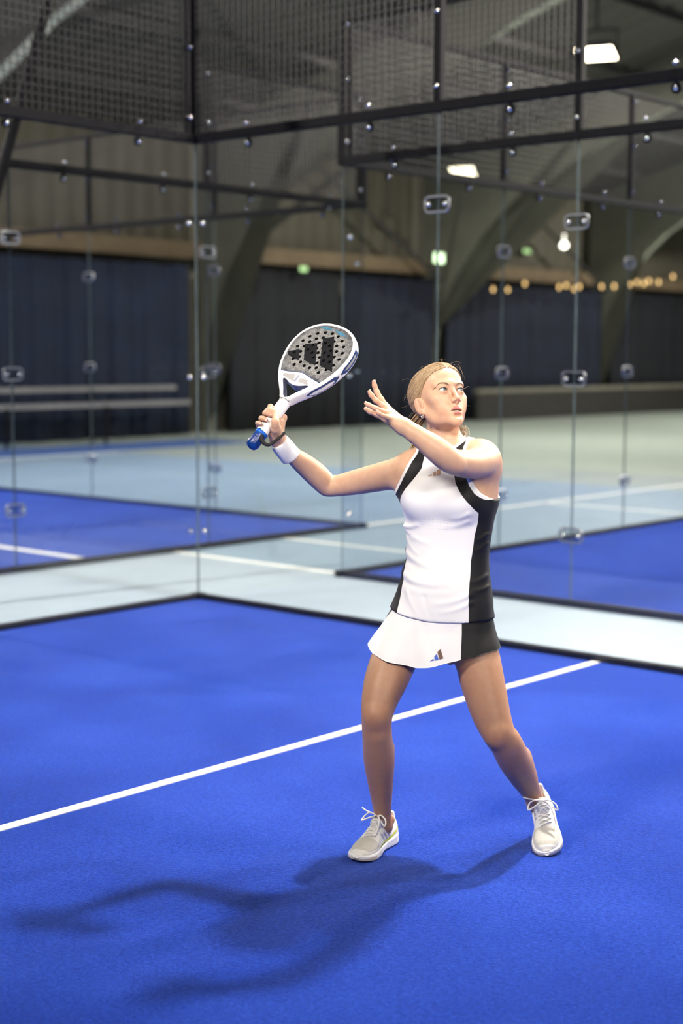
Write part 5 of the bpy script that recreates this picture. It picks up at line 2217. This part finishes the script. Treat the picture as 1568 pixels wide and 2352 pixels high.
def on_front(F, xz, off=0.0):
    """points on the front of a garment field at chest coordinates [(x, z)]"""
    xz = np.array(xz, f32)
    y = np.full(len(xz), 0.22, f32)
    base = REF + LATN * xz[:, :1] + np.array((0, 0, 1), f32) * xz[:, 1:]
    for _ in range(40):
        d = F((base + FWN * y[:, None]).astype(f32))
        y -= np.where(d > 1e-4, d * 0.8, d * 0.5)
    return [Vector(q) for q in base + FWN * (y + off)[:, None]]


TANKS = Field()
TANKS.ops = TANK.ops[:-1]


def patch(F, quad_, m, parent, name, off=0.0012, n=6):
    """four-cornered patch laid on a garment"""
    bm = bmesh.new()
    pts = []
    for i in range(n + 1):
        for j in range(n + 1):
            u, v = i / n, j / n
            ws = ((1 - u) * (1 - v), u * (1 - v), u * v, (1 - u) * v)
            pts.append((sum(a * q[0] for a, q in zip(ws, quad_)), sum(a * q[1] for a, q in zip(ws, quad_))))
    vv = [bm.verts.new(p) for p in on_front(F, pts, off)]
    for i in range(n):
        for j in range(n):
            k = i * (n + 1) + j
            bm.faces.new((vv[k], vv[k + n + 1], vv[k + n + 2], vv[k + 1]))
    return bm_obj(name, bm, m, parent, smooth=True)


M_CUT = mat('cutout_skin', (0.42, 0.24, 0.155), 0.5, noise=(60, 0.05))
M_CUTD = mat('cutout_edge', (0.28, 0.14, 0.09), 0.5, noise=(60, 0.05))
for q_ in ([(-0.0245, 0.0855), (-0.0115, 0.0855), (-0.0125, 0.0925), (-0.0140, 0.0915)], [(-0.0070, 0.0855), (0.0045, 0.0868), (0.0005, 0.1015), (-0.0095, 0.0965)], [(0.0065, 0.0868), (0.0175, 0.0885), (0.0160, 0.1120), (0.0030, 0.1045)]):
    patch(TANKS, q_, M_CUT, tank, 'cutout_bar')
# tiny ventilation holes under the chest
bm = bmesh.new()
vp = [(-0.055 + 0.0085 * k + 0.008 * r_, -0.052 - 0.0098 * r_ - 0.01 * (0.0085 * k + 0.008 * r_)) for r_ in range(4) for k in range(13 - r_)]
for p in on_front(TANKS, vp, 0.0005):
    add_box(bm, p, T_LAT * 0.0005, T_FWD * 0.0003, EZ * 0.0005)
bm_obj('vent_holes', bm, mat('vent_grey', (0.25, 0.25, 0.27), 0.8, noise=(60, 0.05)), tank, kind='stuff')

# ---------------------------------------------------------------- skirt
HZ = -0.50
sk_rows = 46
NS = 220
TOPZ, HEMZ = -0.345, -0.522


def skirt_pt(th, t, off=0.0):
    """th = 0 front, + towards her left; t = 0 waist .. 1 hem"""
    cxl = -0.005 - 0.022 * t + 0.0
    a = 0.150 + 0.058 * t ** 0.9
    b = 0.098 + 0.069 * t ** 0.9
    fo = 0.0
    if t > 0.05:
        fo = t * (0.0045 * math.sin(5 * th + 0.8) + 0.0030 * math.sin(9 * th - 0.5) + 0.0018 * math.sin(17 * th + 2 * t))
        fo += 0.0030 * math.sin(math.pi * min(1, t * 1.1)) * math.exp(-((th + 0.35 - 0.45 * t) / 0.09) ** 2) - 0.0028 * math.sin(math.pi * min(1, t * 1.2)) * math.exp(-((th + 0.15 - 0.5 * t) / 0.08) ** 2) + 0.0026 * math.sin(math.pi * t) * math.exp(-((th + 0.62 - 0.3 * t) / 0.08) ** 2)
        fo += 0.004 * t * math.exp(-((th + 0.5) / 0.12) ** 2) + 0.0035 * t * math.exp(-((th + 0.05 - 0.3 * t) / 0.10) ** 2)
    s_, c_ = math.sin(th), math.cos(th)
    p_ = 2.2
    r = 1.0 / (abs(s_ / a) ** p_ + abs(c_ / b) ** p_) ** (1 / p_) + fo + off
    z = TOPZ + (HEMZ - TOPZ) * t + t * (0.060 * max(0.0, -s_) ** 1.7 + 0.052 * max(0.0, s_) ** 1.7)
    x, y = cxl + r * s_, r * c_ + 0.004
    return Vector(REF + LATN * x + FWN * y + np.array((0, 0, z), f32))


vs, qs, pan = [], [], []
SKB = Field()
SKB.ops = BODY.ops[:]


def skirt_push(ths, ts, off, grid=None):
    P = np.array([tuple(skirt_pt(th, t, 0.0)) for th, t in zip(ths, ts)], f32)
    rad_ = np.array([tuple(T_LAT * math.sin(th) + T_FWD * math.cos(th)) for th in ths], f32)
    clr = 0.0022 + 0.0050 * np.clip(np.array(ts, f32) / 0.5, 0, 1)
    P0 = P.copy()
    for _ in range(6):
        d = SKB(P)
        P = P + rad_ * np.maximum(clr - d, 0)[:, None] * 0.8
    am = ((P - P0) * rad_).sum(-1)
    if grid:                                      # even out the push so the cloth spans smoothly
        am = am.reshape(grid)
        raw_ = am.copy()
        for sh, ax_ in ((4, 1), (3, 0)):
            pad_ = np.concatenate([am[:, -sh:], am, am[:, :sh]], 1) if ax_ else np.pad(am, ((sh, sh), (0, 0)), 'edge')
            am = np.max([np.roll(pad_, k, ax_) for k in range(-sh, sh + 1)], 0)
            am = am[:, sh:-sh] if ax_ else am[sh:-sh]
        for sh, ax_ in ((5, 1), (4, 0)):
            pad_ = np.concatenate([am[:, -sh:], am, am[:, :sh]], 1) if ax_ else np.pad(am, ((sh, sh), (0, 0)), 'edge')
            am = np.mean([np.roll(pad_, k, ax_) for k in range(-sh, sh + 1)], 0)
            am = am[:, sh:-sh] if ax_ else am[sh:-sh]
        w_ = np.clip((np.linspace(0, 1, grid[0]) - 0.12) / 0.25, 0, 1)[:, None]
        am = (raw_ * (1 - w_) + am * w_).reshape(-1)
    return P0 + rad_ * (am + off)[:, None]


_th = [-math.pi + 2 * math.pi * k / NS for k in range(NS)]
_ts = [i / (sk_rows - 1) for i in range(sk_rows)]
SG_ = skirt_push(_th * sk_rows, [t for t in _ts for _ in _th], 0.0, (sk_rows, NS))
_rad = np.array([tuple(T_LAT * math.sin(th) + T_FWD * math.cos(th)) for t in _ts for th in _th], f32)
for layer, off in ((0, 0.0), (1, -0.0022)):
    for i in range(sk_rows):
        t = i / (sk_rows - 1)
        for k in range(NS):
            th = -math.pi + 2 * math.pi * k / NS
            vs.append(Vector(SG_[i * NS + k] + _rad[i * NS + k] * off))
            x = float((A3(vs[-1]) - REF) @ LATN)
            y = float((A3(vs[-1]) - REF) @ FWN)
            right = x - (0.098 + 0.012 * t)
            left = (-0.140 - 0.100 * t) - x
            pan.append(max(right, left) * 100 if y > -0.05 else 5.0)
for layer in (0, 1):
    o_ = layer * sk_rows * NS
    for i in range(sk_rows - 1):
        for k in range(NS):
            j = (k + 1) % NS
            q_ = (o_ + i * NS + k, o_ + i * NS + j, o_ + (i + 1) * NS + j, o_ + (i + 1) * NS + k)
            qs.append(q_ if layer else q_[::-1])
for row in (0, sk_rows - 1):
    for k in range(NS):
        j = (k + 1) % NS
        qs.append((row * NS + k, row * NS + j, sk_rows * NS + row * NS + j, sk_rows * NS + row * NS + k))
pan = np.array(pan, f32)
skirt = mesh_from('skirt', [(np.array([tuple(v) for v in vs], f32), np.array(qs))], M_CLOTH, person, None, {'panel': lambda v: pan}, label='short white skirt with a black side panel')
M_LB, M_LBR = mat('logo_blue', (0.03, 0.10, 0.50), 0.5, noise=(60, 0.05)), mat('logo_brown', (0.12, 0.055, 0.04), 0.5, noise=(60, 0.05))


def skirt_at(th, t, off):
    """bilinear point on the finished skirt"""
    a, b_ = (th + math.pi) / (2 * math.pi) * NS, t * (sk_rows - 1)
    i, j = int(b_), int(a)
    fb, fa = b_ - i, a - j
    G_ = lambda r, q: SG_[min(r, sk_rows - 1) * NS + q % NS]
    p = (G_(i, j) * (1 - fa) + G_(i, j + 1) * fa) * (1 - fb) + (G_(i + 1, j) * (1 - fa) + G_(i + 1, j + 1) * fa) * fb
    return Vector(p) + (T_LAT * math.sin(th) + T_FWD * math.cos(th)) * off


def skirt_quad(name, corners, m):
    bm = bmesh.new()
    n = 5
    tt = []
    for i in range(n + 1):
        for j in range(n + 1):
            u, v = i / n, j / n
            ws = ((1 - u) * (1 - v), u * (1 - v), u * v, (1 - u) * v)
            tt.append((sum(w_ * q[0] for w_, q in zip(ws, corners)), sum(w_ * q[1] for w_, q in zip(ws, corners))))
    vv = [bm.verts.new(p) for p in (skirt_at(a, b_, 0.0014) for a, b_ in tt)]
    for i in range(n):
        for j in range(n):
            k = i * (n + 1) + j
            bm.faces.new((vv[k], vv[k + n + 1], vv[k + n + 2], vv[k + 1]))
    return bm_obj(name, bm, m, skirt, smooth=True)


LT = 0.26
skirt_quad('logo_bar', [(LT, 0.885), (LT + 0.075, 0.885), (LT + 0.062, 0.845), (LT + 0.050, 0.850)], M_LB)
skirt_quad('logo_bar', [(LT + 0.090, 0.885), (LT + 0.165, 0.885), (LT + 0.115, 0.770), (LT + 0.070, 0.805)], M_LB)
skirt_quad('logo_bar', [(LT + 0.180, 0.885), (LT + 0.255, 0.885), (LT + 0.180, 0.690), (LT + 0.120, 0.735)], M_LBR)
# dark undershorts
SHORTS = Field()
SHORTS.ops = BODY.ops[:]
SHORTS.off(lambda P: np.full(P.shape[:-1], -0.002, f32))
SHORTS.cut(lambda P: np.maximum(tl(P)[2] + 0.40, -0.445 - tl(P)[2]), 0.0)
sv = polygonise(SHORTS, (-0.02, 4.6, 0.62), (0.62, 5.12, 0.92), 0.006, lambda P, pad: (tl(P)[2] > -0.53 - pad) & (tl(P)[2] < -0.40 + pad), slack=0.01)
mesh_from('undershorts', [sv], mat('white_undershorts', (0.55, 0.55, 0.56), 0.8, noise=(60, 0.05)), person)

# ---------------------------------------------------------------- wristband
w0, w1 = pt(674, 1055, 4.945), pt(634, 1006, 4.895)
axw = (w1 - w0).normalized()
c0 = pt(663, 1042.5, 4.932)
bm = bmesh.new()
prof = [(0.0, 0.0255), (-0.001, 0.0315), (0.001, 0.0345), (0.005, 0.0355), (0.012, 0.0348), (0.026, 0.0345), (0.042, 0.0342), (0.058, 0.0335), (0.068, 0.0326), (0.0735, 0.0300), (0.0735, 0.0235)]
add_lathe(bm, c0 - axw * 0.012, axw, prof, 40)
wb = bm_obj('wristband', bm, mat('white_terry', (0.80, 0.80, 0.83), 0.95, bump=(420, 0.9, 0.003), noise=(300, 0.05)), person, smooth=True, label='white terry wristband on the racket arm')

# ---------------------------------------------------------------- tennis shoes
SW_X = [0.0, 0.006, 0.018, 0.040, 0.075, 0.110, 0.140, 0.170, 0.200, 0.225, 0.245, 0.258, 0.266, 0.270]
SW_W = [0.010, 0.020, 0.0285, 0.0335, 0.0340, 0.0335, 0.0365, 0.0425, 0.0455, 0.0435, 0.0365, 0.0270, 0.0165, 0.006]
SW_C = [0.0, 0.0, 0.0, 0.0, -0.001, -0.002, -0.002, 0.0, 0.002, 0.004, 0.006, 0.008, 0.009, 0.009]
M_SHOE = tone_mat('shoe_upper', 0.6, 0.4, bump=(700, 0.25, 0.0006))
M_SOLE = tone_mat('shoe_sole', 0.5, 0.4)
M_LACE = mat('white_lace', (0.80, 0.79, 0.77), 0.85, bump=(900, 0.5, 0.001), noise=(200, 0.05))


def make_shoe(heel, fwd, up, medial, label):
    """medial: +1 when the big-toe side is on local +y"""
    f = fwd.normalized()
    s = up.cross(f).normalized()
    u = f.cross(s).normalized()
    Rm = np.array([f, s, u], dtype=f32)
    O = A3(heel)

    def loc(P):
        return (P - O) @ Rm.T

    def wp(x, y, z):
        return Vector(O) + f * x + s * y + u * z
    up_rows = [(0.003, 0.020, 0.066), (0.012, 0.0265, 0.081), (0.030, 0.0305, 0.078), (0.055, 0.0315, 0.074), (0.085, 0.0320, 0.083), (0.110, 0.0325, 0.086), (0.135, 0.0345, 0.077), (0.160, 0.0385, 0.064), (0.185, 0.0420, 0.054), (0.210, 0.0420, 0.0475), (0.232, 0.0365, 0.0425), (0.250, 0.0270, 0.0360), (0.262, 0.0165, 0.0280)]
    rows_ = [(x, np.interp(x, SW_X, SW_C) * medial, 0.018, w_ * 1.07, top - 0.018) for x, w_, top in up_rows]
    lf = s_loft(rows_, (Vector((1, 0, 0)), Vector((0, 1, 0))), 2.5)
    U_ = Field()
    U_.add(lambda P: lf(np.stack([loc(P)[..., 1], loc(P)[..., 2], loc(P)[..., 0]], -1)), 0)
    U_.add(s_cone(wp(0.012, 0, 0.060), wp(0.010, 0, 0.094), 0.016, 0.010), 0.012)                     # heel tab
    U_.add(s_ell(wp(0.110, 0, 0.092), (0.030, 0.021, 0.014), np.array([(f * 0.80 - u * 0.6), s, (u * 0.80 + f * 0.6)])), 0.008)   # tongue
    U_.sub(s_ell(wp(0.056, 0, 0.104), (0.0375, 0.0225, 0.046), Rm), 0.004)
    U_.cut(lambda P: 0.012 - loc(P)[..., 2], 0.0)
    S_ = Field()

    def sole(P):
        l = loc(P)
        x = np.clip(l[..., 0], 0.0, 0.270)
        w_ = np.interp(x, SW_X, SW_W).astype(f32) * 1.08
        c_ = np.interp(x, SW_X, SW_C).astype(f32) * medial
        out = np.abs(l[..., 1] - c_) - w_ - 0.0015 - 0.10 * np.clip(0.02 - l[..., 2], 0, 0.02)
        ex = np.maximum(l[..., 0] - 0.270, -l[..., 0])
        out = np.where(ex > 0, np.sqrt(np.maximum(out, 0) ** 2 + ex * ex), np.maximum(out, ex * 0.8))
        top = np.interp(x, [0, 0.04, 0.10, 0.14, 0.18, 0.24, 0.27], [0.040, 0.034, 0.029, 0.026, 0.024, 0.023, 0.026]).astype(f32)
        bot = np.interp(x, [0, 0.03, 0.09, 0.12, 0.16, 0.22, 0.27], [0.007, 0.001, 0.002, 0.004, 0.001, 0.001, 0.008]).astype(f32)
        return smax(smax(out, l[..., 2] - top, 0.008), bot - l[..., 2], 0.007)
    S_.add(sole, 0)
    ctr = wp(0.135, 0, 0.05)
    box = Vector((0.19, 0.19, 0.13))
    root = bpy.data.objects.new('shoe', None)
    COL.objects.link(root)
    root.parent = person
    root['label'] = label

    def up_tone(P):
        l = loc(P.astype(f32))
        x, y, z = l[:, 0], l[:, 1] * medial, l[:, 2]
        c = np.tile(np.array((0.72, 0.71, 0.69), f32), (len(P), 1))
        top_ = sstep(0.034, 0.038, z - 0.0 * x)
        c = mixc(c, (0.50, 0.485, 0.45), sstep(0.172, 0.176, x) * sstep(0.247, 0.243, x + 0.35 * np.maximum(np.abs(y) - 0.018, 0)) * sstep(0.030, 0.034, z))       # grey mesh toe
        c = mixc(c, (0.60, 0.59, 0.57), sstep(0.090, 0.094, x) * sstep(0.175, 0.171, x) * sstep(0.020, 0.018, np.abs(y)))               # tongue
        for k in range(3):                                                                                                                     # lavender side stripes
            a_ = x - 0.55 * (z - 0.03) - (0.078 + 0.020 * k)
            c = mixc(c, (0.36, 0.36, 0.44), sstep(0.0065, 0.0055, np.abs(a_)) * sstep(0.024, 0.028, z) * sstep(0.064, 0.060, z) * (np.abs(y) > 0.015))
        ln = z - np.interp(x, [0, 0.03, 0.07, 0.12, 0.16, 0.175], [0.062, 0.046, 0.036, 0.031, 0.027, 0.020])
        c = mixc(c, (0.55, 0.60, 0.06), sstep(0.0042, 0.0034, np.abs(ln)) * (y > 0.005) * (x < 0.168))
        c = mixc(c, (0.05, 0.06, 0.05), sstep(0.0042, 0.0034, np.abs(ln + 0.004)) * (y > 0.005) * (x > 0.115) * (x < 0.185))
        return c

    def so_tone(P):
        l = loc(P.astype(f32))
        x, y, z = l[:, 0], l[:, 1], l[:, 2]
        c = np.tile(np.array((0.78, 0.78, 0.80), f32), (len(P), 1))
        c = mixc(c, (0.58, 0.53, 0.44), sstep(0.205, 0.215, x) * sstep(0.0175, 0.0155, z))
        c = mixc(c, (0.50, 0.47, 0.42), sstep(0.004, 0.002, z))
        return c
    uv_ = polygonise(U_, ctr - box, ctr + box, 0.0021)
    sv_ = polygonise(S_, ctr - box, ctr + box, 0.0024)
    mesh_from('upper', [uv_], M_SHOE, root, up_tone)
    mesh_from('sole', [sv_], M_SOLE, root, so_tone)

    def surf(x, y, off):
        """height of the upper at x, y"""
        z = 0.13
        for _ in range(50):
            d = float(U_(np.array([wp(x, y, z)], f32))[0])
            if d < 3e-4:
                break
            z -= max(0.7 * d, 2e-4)
        return wp(x, y, z + off)
    xs = [0.122, 0.136, 0.150, 0.163, 0.175]
    yw = [0.0185, 0.0195, 0.0205, 0.021, 0.020]
    for i in range(len(xs)):
        for dirn in (-1, 1):
            if i == len(xs) - 1 and dirn == 1:
                continue
            x0, x1 = xs[i], xs[i] - (0.013 if i else 0.0)
            pts = [surf(x0 + (x1 - x0) * t, dirn * (yw[i] * (1 - 2 * t)), 0.0022) for t in np.linspace(0, 1, 9)]
            pts[0] = pts[0] - u * 0.004
            bm = bmesh.new()
            add_sweep(bm, smooth_nodes([(p, 0.0024) for p in pts], 2), 6)
            bm_obj('lace', bm, M_LACE, root, smooth=True)
    kn = surf(0.112, 0.0, 0.004)
    for nodes in ([(0, 0, 0), (0.012, 0.022, 0.008), (0.020, 0.042, -0.004), (0.034, 0.046, -0.018), (0.026, 0.030, -0.010), (0.004, 0.004, 0.002)],
                  [(0, 0, 0), (0.006, -0.022, 0.010), (0.002, -0.042, -0.002), (0.016, -0.050, -0.018), (0.018, -0.030, -0.008), (0.004, -0.004, 0.002)],
                  [(0, 0, 0.002), (0.020, 0.018, 0.002), (0.050, 0.031, -0.018), (0.078, 0.034, -0.040)],
                  [(0, 0, 0.002), (0.004, -0.020, 0.010), (-0.006, -0.044, 0.010), (-0.010, -0.062, 0.016)]):
        bm = bmesh.new()
        add_sweep(bm, smooth_nodes([(kn + f * a_ + s * b_ + u * c_, 0.0026) for a_, b_, c_ in nodes], 6), 6)
        bm_obj('lace', bm, M_LACE, root, smooth=True)
    return root


fr = Vector((0.040, 4.698, 0.0)) - Vector((0.176, 4.938, 0.0))
make_shoe(Vector((0.176, 4.938, TURF_Z)), fr, EZ, 1, 'white tennis shoe planted flat with grey toe and lime side line')
lh = Vector((0.690, 5.022, 0.104))
lt_ = Vector((0.684, 4.768, 0.004))
make_shoe(lh, lt_ - lh, Vector((-0.16, -0.30, 0.95)), -1, 'white tennis shoe with its heel lifted off the turf')
